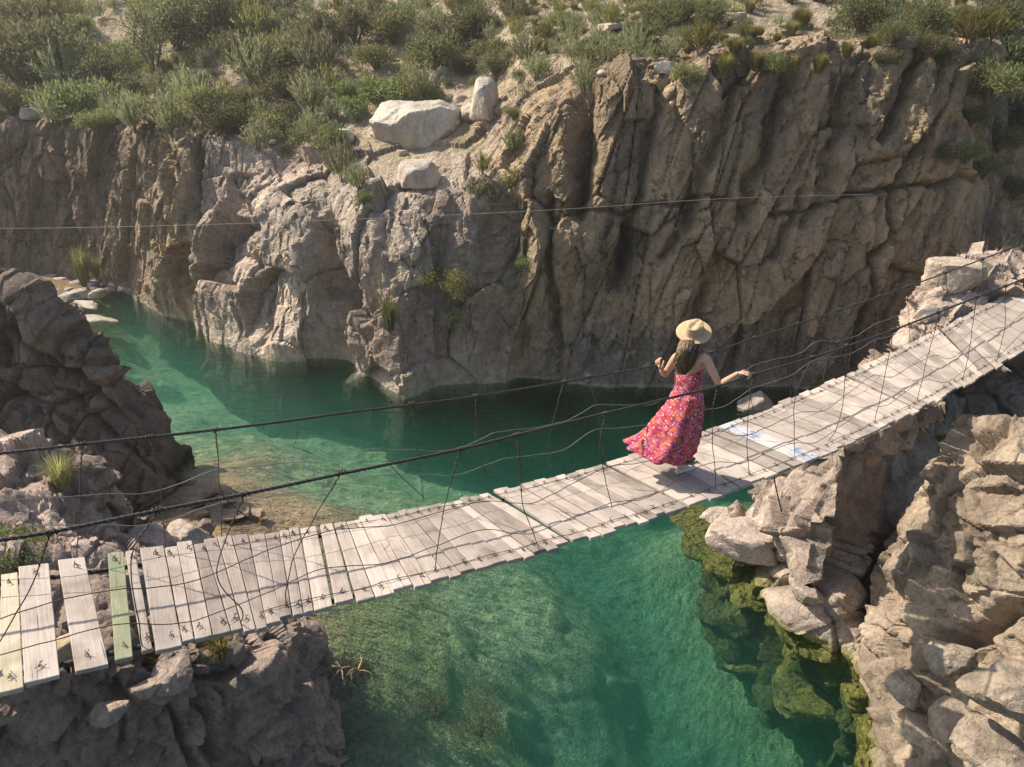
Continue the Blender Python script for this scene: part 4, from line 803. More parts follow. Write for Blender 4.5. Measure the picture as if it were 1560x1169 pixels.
def fan(seed, n, rx, h, L, Wd, spread=.55):
    """feathery upright stems"""
    g = np.random.default_rng(seed); m = 60; a = g.uniform(0, 2*np.pi, m); r0 = .25*rx*np.sqrt(g.uniform(0, 1, m))
    b = np.stack([r0*np.cos(a), r0*np.sin(a), 0*a], 1); tl = spread*g.uniform(0, 1, m); a2 = a+g.normal(size=m)*.4
    d = np.stack([tl*np.cos(a2), tl*np.sin(a2), np.sqrt(np.maximum(.1, 1-tl**2))], 1)
    k = g.integers(0, m, n); t = g.uniform(.15, 1, n)**.8; ln = h*g.uniform(.75, 1.1, m)
    p = b[k]+d[k]*(t*ln[k])[:, None]; p[:, 2] -= .18*h*(t**2)*np.linalg.norm(d[k][:, :2], axis=1)*2
    dd = d[k]+.38*g.normal(size=(n, 3))+np.array([0, 0, .25]); dd /= np.linalg.norm(dd, axis=1)[:, None]
    return quads(p, dd, L*g.uniform(.5, 1.3, n), Wd, g), b[:8]+d[:8]*(ln[:8]*.6)[:, None]
def blades(seed, n, rx, h, Wd, arch=.6):
    g = np.random.default_rng(seed); a = g.uniform(0, 2*np.pi, n); r0 = .22*rx*np.sqrt(g.uniform(0, 1, n)); b = np.stack([r0*np.cos(a), r0*np.sin(a), 0*a-.03], 1)
    a2 = a+g.normal(size=n)*.5; out = rx*g.uniform(.1, 1, n); hh = h*g.uniform(.55, 1.1, n)
    o = np.stack([np.cos(a2), np.sin(a2), 0*a], 1); s = np.stack([-np.sin(a2), np.cos(a2), 0*a], 1)*Wd*.5
    m_ = b+o*(out*.35)[:, None]+np.array([0, 0, 1])*(hh*.65)[:, None]; e = b+o*out[:, None]+np.array([0, 0, 1])*(hh*(1-arch*.35*(out/rx)))[:, None]
    v = np.stack([b-s, b+s, m_+s*.7, m_-s*.7, e], 1).reshape(-1, 3); i = np.arange(n)*5
    f = np.concatenate([np.stack([i, i+1, i+2, i+3], 1), np.stack([i+3, i+2, i+4, i+4], 1)])
    return v, f
def mesh_any(name, v, f, mat):
    v = np.asarray(v); q = f[f[:, 2] != f[:, 3]]; t = f[f[:, 2] == f[:, 3]][:, :3]
    me = bpy.data.meshes.new(name); me.vertices.add(len(v)); me.vertices.foreach_set('co', v.astype(np.float32).ravel())
    lv = np.concatenate([q.ravel(), t.ravel()]).astype(np.int32); tot = np.concatenate([np.full(len(q), 4), np.full(len(t), 3)]).astype(np.int32)
    me.loops.add(len(lv)); me.loops.foreach_set('vertex_index', lv); me.polygons.add(len(tot)); me.polygons.foreach_set('loop_start', np.concatenate([[0], np.cumsum(tot)[:-1]]).astype(np.int32)); me.polygons.foreach_set('loop_total', tot)
    me.update(calc_edges=True); me.materials.append(mat); return me
def stems_mesh(name, tips, rad, mat, seed=0):
    m = MB(); g = np.random.default_rng(seed)
    for t in tips:
        mid = np.array(t)*.5*np.array([.7, .7, 1.1]) + g.normal(size=3)*.03
        m.tube(smooth_path([np.array([0, 0, -.08]), mid, t], .15), np.linspace(rad, rad*.35, len(smooth_path([np.array([0, 0, -.08]), mid, t], .15))), 4, False)
    me = m.mesh(name); me.materials.append(mat); return me
PROTO = {}
def proto(kind, fol, tips, mat, rad=.02, twig=None):
    (v, f) = fol; PROTO.setdefault(kind, []).append((mesh_any('foliage', v, f, mat), stems_mesh('stems', tips, rad, twig or M_TWIG, len(PROTO)) if tips is not None else None))
for i in range(3):
    fo, c = leaf_cloud(10+i, 3600, .5, .62+.08*i, .060, .022, 16, .6); proto('D', fo, c, M_DARK)
    fo, c = leaf_cloud(20+i, 3400, .5, .66, .055, .022, 15, .7); proto('O', fo, c, M_OLIVE)
    fo, c = leaf_cloud(30+i, 3000, .5, .70, .060, .028, 12, .7); proto('G', fo, c, M_GREEN)
    fo, c = fan(40+i, 2600, .5, .75, .10, .014, .6); proto('B', fo, c, M_GREY, .012)
    fo, c = fan(50+i, 2200, .5, .70, .10, .016, .65); proto('Y', fo, c, M_YELLOW, .012)
    PROTO.setdefault('T', []).append((mesh_any('tussock_grass', *blades(60+i, 620, .62, .72, .016, 1.2), M_STRAW), None))
    PROTO.setdefault('U', []).append((mesh_any('tussock_grass', *blades(70+i, 620, .6, .75, .016, 1.1), M_YELLOW), None))
KN = {'D': ('dark olive dense rounded shrub', 'shrub', 'dark rounded shrubs'), 'O': ('olive green bushy shrub', 'shrub', 'olive bushy shrubs'), 'G': ('bright green leafy shrub', 'shrub', 'bright green shrubs'), 'B': ('grey green feathery broom shrub', 'shrub', 'grey feathery shrubs'), 'Y': ('yellow green feathery shrub', 'shrub', 'yellow green feathery shrubs'), 'T': ('straw coloured grass tussock', 'grass tussock', 'straw tussocks'), 'U': ('yellow green grass tussock', 'grass tussock', 'yellow tussocks')}
pr = random.Random(3)
def plant(kind, loc, width, zone, label=None, hscale=1.0, sink=.03):
    fo, st = PROTO[kind][pr.randrange(3)]; nm, cat, grp = KN[kind]
    lab = label or f'{nm} {zone}'; gname = None if label else f'{grp} {zone}'
    sc_ = (width*pr.uniform(.9, 1.1), width*pr.uniform(.9, 1.1), width*hscale*pr.uniform(.85, 1.15)); rz = pr.uniform(0, 6.28)
    loc = np.array(loc)-np.array([0, 0, sink])
    if kind in 'TU':
        o = bpy.data.objects.new('grass_tussock', fo); COL.objects.link(o); o.location = loc; o.rotation_euler = (0, 0, rz); o.scale = sc_; setp(o, lab, cat, gname); return o
    e = empty('shrub', loc, rz, lab, cat, gname); e.scale = sc_
    for nme, me in (('foliage', fo), ('stems', st)):
        c = bpy.data.objects.new(nme, me); COL.objects.link(c); c.parent = e
    return e
def zone_of(px, py, g):
    if px < 400: return 'on the hillside above the far left cliff' if py > 100 else 'high on the hillside at the upper left'
    if px < 780: return 'on the slope around the pale boulders' if py > 110 else 'high on the hillside above the pale boulders'
    if px < 1060: return 'along the path on the plateau'
    return 'along the brink of the tall right cliff'
NAMED = [(40, 130, 140, 'D'), (110, 122, 120, 'D'), (170, 128, 95, 'D'), (20, 88, 95, 'D'), (20, 172, 75, 'O'), (105, 148, 85, 'B'), (125, 178, 85, 'G'), (85, 190, 60, 'B'), (160, 168, 60, 'B'), (188, 150, 65, 'D'), (205, 200, 60, 'B'), (150, 196, 55, 'O'), (240, 190, 60, 'D'), (262, 203, 70, 'B'), (292, 165, 65, 'B'), (322, 188, 95, 'O'), (352, 203, 85, 'D'), (378, 172, 75, 'O'), (390, 130, 95, 'B'), (370, 108, 75, 'D'), (430, 112, 105, 'O'), (440, 152, 85, 'D'), (395, 225, 60, 'B'), (428, 195, 55, 'D'), (470, 172, 75, 'B'), (480, 120, 95, 'B'), (310, 60, 120, 'D'), (352, 52, 110, 'D'), (270, 72, 95, 'D'), (390, 62, 85, 'Y'), (430, 52, 65, 'D'), (482, 62, 65, 'D'), (62, 52, 95, 'O'), (100, 42, 75, 'Y'), (30, 42, 85, 'D'), (498, 240, 62, 'G'), (520, 272, 66, 'B'), (552, 308, 34, 'G'), (545, 290, 55, 'B'),
 (588, 158, 84, 'G'), (622, 150, 52, 'Y'), (560, 150, 55, 'O'), (642, 156, 62, 'B'), (570, 102, 75, 'O'), (540, 62, 65, 'D'), (600, 62, 85, 'O'), (662, 102, 85, 'D'), (682, 72, 75, 'D'), (722, 52, 75, 'D'), (702, 112, 55, 'D'), (655, 152, 45, 'D'), (752, 112, 62, 'D'), (738, 132, 42, 'D'), (800, 96, 54, 'B'), (870, 66, 54, 'B'), (830, 60, 42, 'Y'), (886, 142, 58, 'B'), (920, 86, 62, 'D'), (980, 62, 65, 'D'), (1002, 42, 65, 'D'), (860, 42, 52, 'O'), (930, 42, 52, 'Y'), (782, 180, 32, 'O'), (782, 230, 42, 'B'), (735, 262, 40, 'Y'), (725, 298, 50, 'B'), (752, 318, 40, 'B'), (775, 290, 45, 'Y'),
 (1140, 62, 48, 'U'), (1120, 82, 42, 'U'), (1150, 100, 42, 'U'), (1215, 42, 54, 'U'), (1182, 110, 54, 'O'), (1240, 76, 48, 'T'), (1290, 82, 34, 'U'), (1310, 52, 85, 'D'), (1342, 32, 65, 'D'), (1362, 72, 64, 'D'), (1402, 62, 75, 'D'), (1420, 82, 54, 'O'), (1455, 42, 54, 'Y'), (1480, 70, 78, 'Y'), (1510, 62, 64, 'Y'), (1062, 82, 62, 'Y'), (1042, 128, 52, 'O'), (1100, 106, 48, 'U'), (1200, 106, 42, 'T'), (1395, 92, 60, 'U'), (1020, 92, 50, 'B'), (1080, 40, 60, 'D'), (1040, 30, 70, 'D'), (1250, 105, 40, 'U'), (1350, 95, 44, 'D'), (1440, 95, 44, 'D')]
spots = []
for px, py, w, k in NAMED:
    g, s = at_px(px, py, w); plant(k, g, s, zone_of(px, py, g), None, 1.0 if k != 'B' else 1.1); spots.append((g[0], g[1], s*.4))
TERR = [(545, 160), (690, 130), (770, 140), (770, 300), (600, 320), (545, 250)]
def inside(x, y, poly):
    c = False
    for (x1, y1), (x2, y2) in zip(poly, poly[1:]+poly[:1]):
        if (y1 > y) != (y2 > y) and x < (x2-x1)*(y-y1)/(y2-y1)+x1: c = not c
    return c
PATHS = [[(850, 100), (880, 68), (930, 60), (965, 30), (1010, 10), (960, 45), (920, 90)], [(130, 70), (150, 20), (200, 5), (205, 60), (165, 78)], [(310, 100), (360, 70), (365, 85), (330, 105)], [(1150, 8), (1230, 0), (1300, 20), (1240, 40), (1180, 30)]]
cnt = {}; SCRUB = []
for it in range(7000):
    px, py = pr.uniform(-60, 1620), pr.uniform(-75, 240)
    rim = float(np.interp(px, [-60, 200, 300, 400, 520, 560, 740, 800, 850, 900, 1000, 1250, 1500, 1620], [188, 200, 212, 225, 250, 150, 125, 130, 120, 100, 90, 70, 60, 20]))
    if py > rim or inside(px, py, TERR) or any(inside(px, py, q) for q in PATHS): continue
    g, i = ground_at(px, py, .75)
    if VR[i] > .7 or abs(VP[i, 0]-px) > 9: continue
    dep = g[1]*CP-(g[2]-H)*SP
    if px > 1060: k = pr.choice('TUUTUDB')
    elif px > 780: k = pr.choice('TTUBBYD')
    else: k = pr.choice('DOOBBBBYTTGB' if px > 60 else 'DDOB')
    wpx = 22+46*pr.random()**1.6 if k not in 'TU' else pr.uniform(18, 36)
    s = wpx/FPX*dep
    if any((a-g[0])**2+(b-g[1])**2 < (s*.36+r_*.75)**2 for a, b, r_ in spots): continue
    if k in 'TU':
        if cnt.get('T', 0)+cnt.get('U', 0) > 190: continue
    elif cnt.get('shrub', 0) > 128:
        SCRUB.append((k, g, s)); spots.append((g[0], g[1], s*.42)); continue
    else: cnt['shrub'] = cnt.get('shrub', 0)+1
    cnt[k] = cnt.get(k, 0)+1; plant(k, g, s, zone_of(px, py, g)); spots.append((g[0], g[1], s*.42))
print('random plants', cnt, len(SCRUB))
def scrub():
    P4 = {k: (leaf_cloud(140, 1300, .5, .66, .07, .028, 13, .7)[0] if k in 'DOG' else fan(141, 1100, .5, .72, .11, .018, .62)[0])[0] for k in 'DOGBY'}
    sets = {}
    for k, g, s in SCRUB:
        a_ = pr.uniform(0, 6.28); v = P4[k]*s; v = np.stack([v[:, 0]*math.cos(a_)-v[:, 1]*math.sin(a_), v[:, 0]*math.sin(a_)+v[:, 1]*math.cos(a_), v[:, 2]], 1)+g-np.array([0, 0, .03]); sets.setdefault(k, []).append(v)
    V = []; mi = []; mats = {'D': M_DARK, 'O': M_OLIVE, 'G': M_GREEN, 'B': M_GREY, 'Y': M_YELLOW}; ks = list(sets)
    for j, k in enumerate(ks): v = np.concatenate(sets[k]); V.append(v); mi.append(np.full(len(v)//4, j, np.int32))
    V = np.concatenate(V); me = mesh_any('scrub', V, np.arange(len(V)).reshape(-1, 4), mats[ks[0]])
    for k in ks[1:]: me.materials.append(mats[k])
    me.polygons.foreach_set('material_index', np.concatenate(mi)); setp(link('scrub', me), 'low mixed scrub filling the hillside between the larger shrubs', 'scrub', None, 'stuff')
scrub()
# low dry growth between the shrubs: nobody could count it
def ground_cover():
    g = np.random.default_rng(77); m = (VR < .6) & (VT[:, 1] < 45); idx = np.nonzero(m)[0]; p = VT[idx]
    wgt = sstep(-.15, .35, fbm(p*.9, 4, 801)) ; keep = g.uniform(size=len(idx)) < wgt*.11
    inpath = np.array([any(inside(x, y, q) for q in PATHS) or inside(x, y, TERR) for x, y in VP[idx[keep]]]); b = p[keep][~inpath]
    k = 7; n = len(b)*k; b = np.repeat(b, k, 0)+g.normal(size=(n, 3))*np.array([.07, .07, 0]); d = rdir(g, n)*.6+np.array([0, 0, .9]); d /= np.linalg.norm(d, axis=1)[:, None]
    v, f = quads(b-np.array([0, 0, .03]), d, g.uniform(.10, .28, n), .02, g); print('cover', n)
    o = link('ground_cover', mesh_any('ground_cover', v, f, M_COVER)); setp(o, 'thin dry grass and herbs covering the sandy hillside between shrubs', 'ground cover', None, 'stuff')
M_COVER = leaf_material('dry_herbs', (.12, .125, .06), (.22, .205, .10), (.33, .29, .16), .3)
ground_cover()
# single plants that stand out
def single(name, fol, tips, mat, loc, label, cat='shrub', rad=.012, sc_=1.0, parts=('foliage', 'stems')):
    e = empty(name, loc, 0, label, cat); e.scale = (sc_,)*3
    link(parts[0], mesh_any(parts[0], *fol, mat), None, e)
    if tips is not None: link(parts[1], stems_mesh(parts[1], tips, rad, M_TWIG, 5), None, e)
    return e
def on_cliff(px, py): g, i = ground_at(px, py); return g, FN[i]
# yellowish bush hanging on the promontory
g, n = on_cliff(655, 440)
fo, c = leaf_cloud(91, 3200, .85, 1.75, .055, .024, 18, .3, .4, .30); single('shrub', fo, c, leaf_material('pale_bush_leaf', (.15, .15, .05), (.27, .255, .09), (.42, .38, .16)), g+n*.75+np.array([0, 0, -.45]), 'sparse yellow green bush clinging to the face of the promontory')
fo, c = leaf_cloud(92, 1300, .42, .8, .05, .02, 10, .3, .4, .34); single('shrub', fo, c, M_GREY, g+n*.6+np.array([.25, -.2, -1.0]), 'grey dry bush hanging under the yellow green bush on the promontory')
g, n = on_cliff(592, 505)
def reeds(seed, n, rx, h, plume=4):
    v, f = blades(seed, n, rx, h, .02, .9); q, ff = [v], [f]; off = len(v); gg = np.random.default_rng(seed)
    return v, f
e = single('reed_clump', reeds(95, 260, .42, 1.0), None, M_GREEN, g+n*.3, 'green reed clump with tall plumes on the promontory above the water', 'reed clump', parts=('leaves', 'stems'))
m = MB()
for dx, dy, hh in ((-.2, 0, 1.25), (.16, .05, 1.15), (.12, -.05, 1.55), (-.3, .1, 1.0)): m.tube(smooth_path([(0, 0, 0), (dx*.4, dy*.4, hh*.6), (dx, dy, hh)], .1), .012, 4)
m.build('flower_stems', M_YELLOW, e)
g, n = on_cliff(800, 408); fo, c = leaf_cloud(97, 500, .3, .34, .05, .026, 7, .6, .4, .4); single('shrub', fo, c, M_GREEN, g+n*.05, 'small bright green plant alone on the bare cliff')
g, n = on_cliff(275, 418); fo, c = leaf_cloud(98, 260, .22, .3, .05, .024, 5, .6, .4, .4); single('shrub', fo, c, M_GREEN, g+n*.05, 'tiny green plant low on the rock of the left cliff')
for px, py, hh, sd, lab in ((125, 425, 1.7, 101, 'tall green reeds standing at the foot of the far left cliff'), (150, 420, 1.3, 102, 'shorter reeds beside the tall reeds at the foot of the far left cliff')):
    single('reed_clump', reeds(sd, 420, .7, hh), None, M_OLIVE, W(px, py+10, .25)+np.array([0, .2, 0]), lab, 'reed clump', parts=('leaves', 'stems'))
for px, py, Y, w, mat, kind, lab in [(182, 592, 13.7, .5, M_STRAW, 't', 'straw grass tuft on the crest of the dark ridge'), (95, 735, 8.75, .62, M_STRAW, 't', 'pale spiky grass tussock on the pink rock shelf'), (205, 1030, 4.3, .55, M_YELLOW, 't', 'long yellow grass growing under the green board'), (245, 1010, 4.45, .4, M_STRAW, 't', 'dry grass leaning over the rocks below the bridge'), (335, 992, 4.65, .3, M_YELLOW, 't', 'small upright grass tuft in the crack below the bridge'), (45, 455, 14.0, .28, M_STRAW, 't', 'small grass tuft near the top of the dark ridge'), (150, 930, 5.2, .5, M_OLIVE, 't', 'green grass showing through the gap after the third board'), (82, 930, 5.0, .45, M_OLIVE, 't', 'green grass showing through the gap after the second board'), (1530, 520, 10.3, .4, M_STRAW, 't', 'dry grass at the edge of the boards on the far bank')]:
    o = link('grass_tuft', mesh_any('grass_tuft', *blades(int(px*3+py), 300, w*.6, w, .010 if Y < 9 else .014, .8), mat)); o.location = P(px, py, Y)-np.array([0, 0, .05]); setp(o, lab, 'grass tuft')
for px, py, Y, rx, h, sd, lab in [(35, 862, 6.6, .52, .55, 111, 'yellow green bush behind the first boards at the frame edge'), (-30, 850, 6.9, .5, .6, 112, 'green bush cut by the frame edge behind the first board')]:
    fo, c = leaf_cloud(sd, 5200, rx, h, .035, .011, 22, .8, .5, .3); single('shrub', fo, c, M_GREEN, P(px, py, Y)-np.array([0, 0, .1]), lab)
# dry brush on the grassy pillar under the bridge and twigs at the far landing
v = [];
g0 = np.random.default_rng(5)
def twiggy(seed, n, L, spread, loc, label, name='dry_branch', cat='dry branch', mat=None, droop=0.0):
    q = np.random.default_rng(seed); m = MB()
    def grow(p, d, l, r, lev):
        n_ = 4; pts = [p]
        for k in range(n_):
            d = d+q.normal(size=3)*.22+np.array([0, 0, -droop*.1]); d /= np.linalg.norm(d); pts.append(pts[-1]+d*l/n_)
        m.tube(pts, np.linspace(r, r*.5, n_+1), 4, False)
        if lev:
            for k in range(q.integers(2, 4)):
                grow(pts[q.integers(2, n_+1)], d+q.normal(size=3)*.6, l*.62, r*.5, lev-1)
    for k in range(n):
        d = np.array([q.uniform(-1, 1)*spread, q.uniform(-1, 1)*spread, 1.0]); grow(np.zeros(3), d/np.linalg.norm(d), L*q.uniform(.7, 1.1), .012, 3)
    o = m.build(name, mat or M_TWIG); o.location = loc; return setp(o, label, cat)
twiggy(5, 5, .55, .9, P(1520, 420, 12.4), 'bare tangled twigs on the rocks behind the far end of the bridge')
twiggy(6, 3, .4, .9, P(1556, 408, 12.6), 'bare thorny branch at the frame edge by the far end of the bridge', mat=plain('pale_twig', (.34, .31, .25), .9))
twiggy(9, 5, .35, 1.2, P(560, 1020, 7.4)*0+W(545, 1022, -.02), 'dry flood wrack snagged on the shallow bar', 'driftwood', 'driftwood', plain('straw_debris', (.30, .25, .14), .9), droop=4)
# thorny tree on the left hillside
def tree(px, py, hpx, seed, label, dense=900, mat=M_OLIVE):
    g, s = at_px(px, py, 1); Hh = hpx*s; q = np.random.default_rng(seed); m = MB(); tips = []
    e = empty('thorn_tree', g, 0, label, 'tree')
    def grow(p, d, l, r, lev):
        pts = [p]
        for k in range(5): d = d+q.normal(size=3)*.14+np.array([0, 0, .06]); d /= np.linalg.norm(d); pts.append(pts[-1]+d*l/5)
        m.tube(pts, np.linspace(r, r*.6, 6), 5, False)
        if lev == 0: tips.extend(pts[2:])
        else:
            if lev < 2: tips.extend(pts[3:])
            for k in range(4): grow(pts[q.integers(3, 6)], d+q.normal(size=3)*.75*np.array([1, 1, .5]), l*.62, r*.55, lev-1)
    for k in range(4):
        d = np.array([q.uniform(-.8, .8), q.uniform(-.6, .6), 1.]); grow(np.array([0, 0, -.1]), d/np.linalg.norm(d), Hh*.45, .045*Hh/2.5, 2)
    m.build('trunk', M_TWIG, e); T = np.array(tips); k = q.integers(0, len(T), dense); p = T[k]+q.normal(size=(dense, 3))*.11*Hh/2.5
    link('crown', mesh_any('crown', *quads(p, rdir(q, dense), .085*q.uniform(.6, 1.3, dense), .03, q), mat), None, e)
tree(232, 112, 125, 31, 'open crowned thorn tree with visible branches on the left hillside', 2600)
tree(425, 40, 85, 32, 'dark thin tree high on the hillside left of the middle', 2200, M_DARK)
tree(705, 30, 80, 33, 'dark thorn tree high on the hillside above the boulders', 2200, M_DARK)
tree(1335, 45, 75, 34, 'dark thorn tree on the plateau above the tall cliff', 2400, M_DARK)
# dark growth in the shaded gully at the upper right
for k, (px, py, w, kd) in enumerate([(1500, 140, 90, 'D'), (1545, 90, 110, 'D'), (1560, 190, 90, 'D'), (1520, 215, 70, 'D'), (1470, 235, 60, 'O'), (1440, 235, 44, 'D'), (1500, 255, 50, 'O'), (1530, 40, 90, 'D'), (1570, 20, 90, 'D'), (1600, 120, 100, 'D'), (1545, 290, 60, 'D'), (1480, 180, 44, 'D')]):
    g, s = at_px(px, py, w); plant(kd, g+np.array([0, -.15, -.2*s]), s, 'in the shaded gully right of the tall cliff')
fo, c = leaf_cloud(121, 900, .6, .8, .10, .05, 9, .5, .4, .36); g, _ = ground_at(1545, 150); single('shrub', fo, c, M_GREEN, P(1545, 150, 16.5), 'leafy green branches reaching in at the right frame edge high above the gully')
# the thin wire strung across the gorge
ow = MB(); ow.tube(smooth_path([P(-40, 349, 17), P(120, 347, 17.4), P(360, 341, 17.5), P(640, 330, 17.2), P(860, 319, 17.0), P(1100, 303, 17.0), P(1330, 296, 17.2)], .4), .0068, 5)
setp(ow.build('overhead_wire', plain('pale_wire', (.27, .25, .215), .6, .2)), 'thin pale wire strung across the gorge in front of the far cliffs', 'wire')

for px, py, z, rx, h, sd, mat, lab in [(545, 1040, -.42, .42, .42, 151, M_DARK, 'dark water weed clump beside the flood wrack on the shallow bar'), (735, 1120, -1.15, .55, .7, 152, M_DARK, 'round dark water weed bush under the clear water near the bottom edge'), (655, 1085, -.9, .3, .3, 153, M_DARK, 'small dark weed patch left of the round weed bush under water')]:
    fo, c = leaf_cloud(sd, 2600, rx, h, .05, .014, 16, .6, .4, .34); single('water_weed', fo, c, mat, W(px, py, z), lab, 'water weed')
twiggy(14, 6, .42, 1.3, W(520, 1018, -.04), 'straw coloured flood debris heaped above the dark weed', 'driftwood', 'driftwood', plain('pale_debris', (.40, .32, .19), .9), droop=5)
twiggy(15, 4, .5, 1.4, W(330, 765, .04), 'thin brown branches stranded on the muddy bar behind the bridge', 'driftwood', 'driftwood', M_TWIG, droop=5)
for k, (px, py) in enumerate([(318, 752), (345, 762), (372, 778), (300, 768), (392, 782), (355, 788), (310, 782), (330, 745)]):
    boulder('stone', W(px, py, .05), (.12+.05*(k % 3), .1, .06), 900+k, None, k*1.3, 3, .06, (.30, .22, .15), (.22, .16, .11), 'brown stone lying on the muddy bar behind the bridge', 'stones on the muddy bar', None, 14, 'stone')

hr_ = random.Random(44); k = 0
while k < 34:
    px, py = hr_.uniform(380, 800), hr_.uniform(20, 235)
    if k > 22: px, py = hr_.uniform(800, 1300), hr_.uniform(5, 95)
    g, i = ground_at(px, py, .8)
    if abs(VP[i, 0]-px) > 8 or any((a-g[0])**2+(b_-g[1])**2 < (r_*.8)**2 for a, b_, r_ in spots): continue
    s = (g[1]*CP-(g[2]-H)*SP)/FPX; w = hr_.uniform(3.5, 9)
    t = hr_.uniform(.8, 1.1)
    boulder('stone', g+np.array([0, 0, w*s*.2]), (w*s, w*s*.8, w*s*.55), 1200+k, None, hr_.uniform(0, 6), 3, .06, (.45*t, .385*t, .31*t), (.37*t, .31*t, .25*t), 'pale stone lying on the slope around the boulders' if px < 800 else 'pale stone lying on the plateau along the path', 'stones on the slope around the boulders' if px < 800 else 'stones on the plateau', None, 14, 'stone'); k += 1
# ================================================================== THE WALKER
def ground_on_deck(px, py):
    w = .4
    for _ in range(60):
        s, z = to_s(px, py, w); e = z-deck(s, w)[2]; w += np.clip(-e*.5, -.05, .05) if False else np.clip(e*.8, -.05, .05)
    return s, w
fs, fw = ground_on_deck(1036, 722)
FB = deck(fs, fw); YF = FB[1]; print('walker', fs, fw, FB)
AX3 = np.array([AX[0], AX[1], 0]); RT3 = np.array([AX[1], -AX[0], 0])
def PP(px, py, dy=0.0): return P(px, py, YF+dy)
M_SKIN = plain('skin', (.50, .30, .205), .55, 0, 0, 14, .06, .3)
def skinned(pts, edges, radii, sub=2, root=0):
    me = bpy.data.meshes.new('tmp'); me.from_pydata([tuple(p) for p in pts], edges, []); o = bpy.data.objects.new('tmp', me); COL.objects.link(o)
    md = o.modifiers.new('s', 'SKIN'); md.use_smooth_shade = True
    for v, r in zip(me.skin_vertices[0].data, radii): v.radius = (r, r) if np.isscalar(r) else r
    me.skin_vertices[0].data[root].use_root = True
    sb = o.modifiers.new('u', 'SUBSURF'); sb.levels = sub; sb.render_levels = sub
    dg = bpy.context.evaluated_depsgraph_get(); ev = o.evaluated_get(dg); r = bpy.data.meshes.new_from_object(ev)
    v = np.array([q.co for q in r.vertices]); f = [tuple(p.vertices) for p in r.polygons]
    bpy.data.objects.remove(o); bpy.data.meshes.remove(me); bpy.data.meshes.remove(r); return v, f
class FM:
    def __init__(s): s.v, s.f, s.n = [], [], 0
    def add(s, vf):
        v, f = vf; s.v.append(np.asarray(v, float)); s.f += [tuple(int(i)+s.n for i in q) for q in f]; s.n += len(v)
    def build(s, name, mat, parent):
        me = bpy.data.meshes.new(name); me.from_pydata([tuple(p) for p in np.concatenate(s.v)], [], s.f); me.polygons.foreach_set('use_smooth', [True]*len(me.polygons)); me.update(); me.materials.append(mat)
        o = bpy.data.objects.new(name, me); COL.objects.link(o)
        if parent is not None: o.parent = parent; o.location = -np.array(parent.location)
        return o
J = dict(pelvis=PP(1046, 612), spine=PP(1049, 588), chest=PP(1052, 560), neck0=PP(1053, 541), neck1=PP(1054, 530, .01), head=PP(1055, 512, .03), crown=PP(1056, 499, .04),
 shR=PP(1074, 543, -.12), shL=PP(1032, 541, .12), elR=PP(1096, 587, -.22), elL=PP(1012, 572, .20), hipR=PP(1056, 618, -.05), hipL=PP(1038, 617, .07), kneR=PP(1046, 668, .0), kneL=PP(1036, 667, .12))
wrR = on_rail(NP_SM, to_s(1136, 576, WN)[0]) + np.array([0, 0, .03]) - RT3*.06 - AX3*.03; wrL = PP(1007, 563, .12)
anR = FB+np.array([0, 0, .09])-AX3*.03; anL = deck(fs+.16, fw+.13)+np.array([0, 0, .10]); toR = FB+AX3*.13+np.array([0, 0, .035]); toL = deck(fs+.31, fw+.12)+np.array([0, 0, .035])
names = ['pelvis', 'spine', 'chest', 'neck0', 'neck1', 'head', 'crown', 'shR', 'elR', 'shL', 'elL', 'hipR', 'kneR', 'hipL', 'kneL']
pts = [J[k] for k in names]; ix = {k: i for i, k in enumerate(names)}
mid = lambda a, b, t: a*(1-t)+b*t
extra = [('faR', mid(J['elR'], wrR, .35)), ('wrR', wrR), ('faL', mid(J['elL'], wrL, .4)), ('wrL', wrL), ('caR', mid(J['kneR'], anR, .35)), ('anR', anR), ('toR', toR), ('caL', mid(J['kneL'], anL, .35)), ('anL', anL), ('toL', toL), ('uaR', mid(J['shR'], J['elR'], .45)), ('uaL', mid(J['shL'], J['elL'], .45))]
for k, p_ in extra: ix[k] = len(pts); pts.append(p_)
ed = [(a, b) for a, b in [('pelvis', 'spine'), ('spine', 'chest'), ('chest', 'neck0'), ('neck0', 'neck1'), ('neck1', 'head'), ('head', 'crown'), ('chest', 'shR'), ('shR', 'uaR'), ('uaR', 'elR'), ('elR', 'faR'), ('faR', 'wrR'), ('chest', 'shL'), ('shL', 'uaL'), ('uaL', 'elL'), ('elL', 'faL'), ('faL', 'wrL'), ('pelvis', 'hipR'), ('hipR', 'kneR'), ('kneR', 'caR'), ('caR', 'anR'), ('anR', 'toR'), ('pelvis', 'hipL'), ('hipL', 'kneL'), ('kneL', 'caL'), ('caL', 'anL'), ('anL', 'toL')]]
ed = [(ix[a], ix[b]) for a, b in ed]
rad = dict(pelvis=.12, spine=.095, chest=.105, neck0=.06, neck1=.046, head=.085, crown=.07, shR=.056, uaR=.043, elR=.036, faR=.037, wrR=.022, shL=.056, uaL=.043, elL=.036, faL=.037, wrL=.022, hipR=.095, kneR=.055, caR=.05, anR=.034, toR=.03, hipL=.095, kneL=.055, caL=.05, anL=.034, toL=.03)
person = empty('person', tuple(FB), 0, 'woman in a straw hat and long floral dress walking on the bridge holding the cable', 'person')
body = FM(); inv = {v: k for k, v in ix.items()}
body.add(skinned(pts, ed, [rad[inv[i]] for i in range(len(pts))], 2, 0))
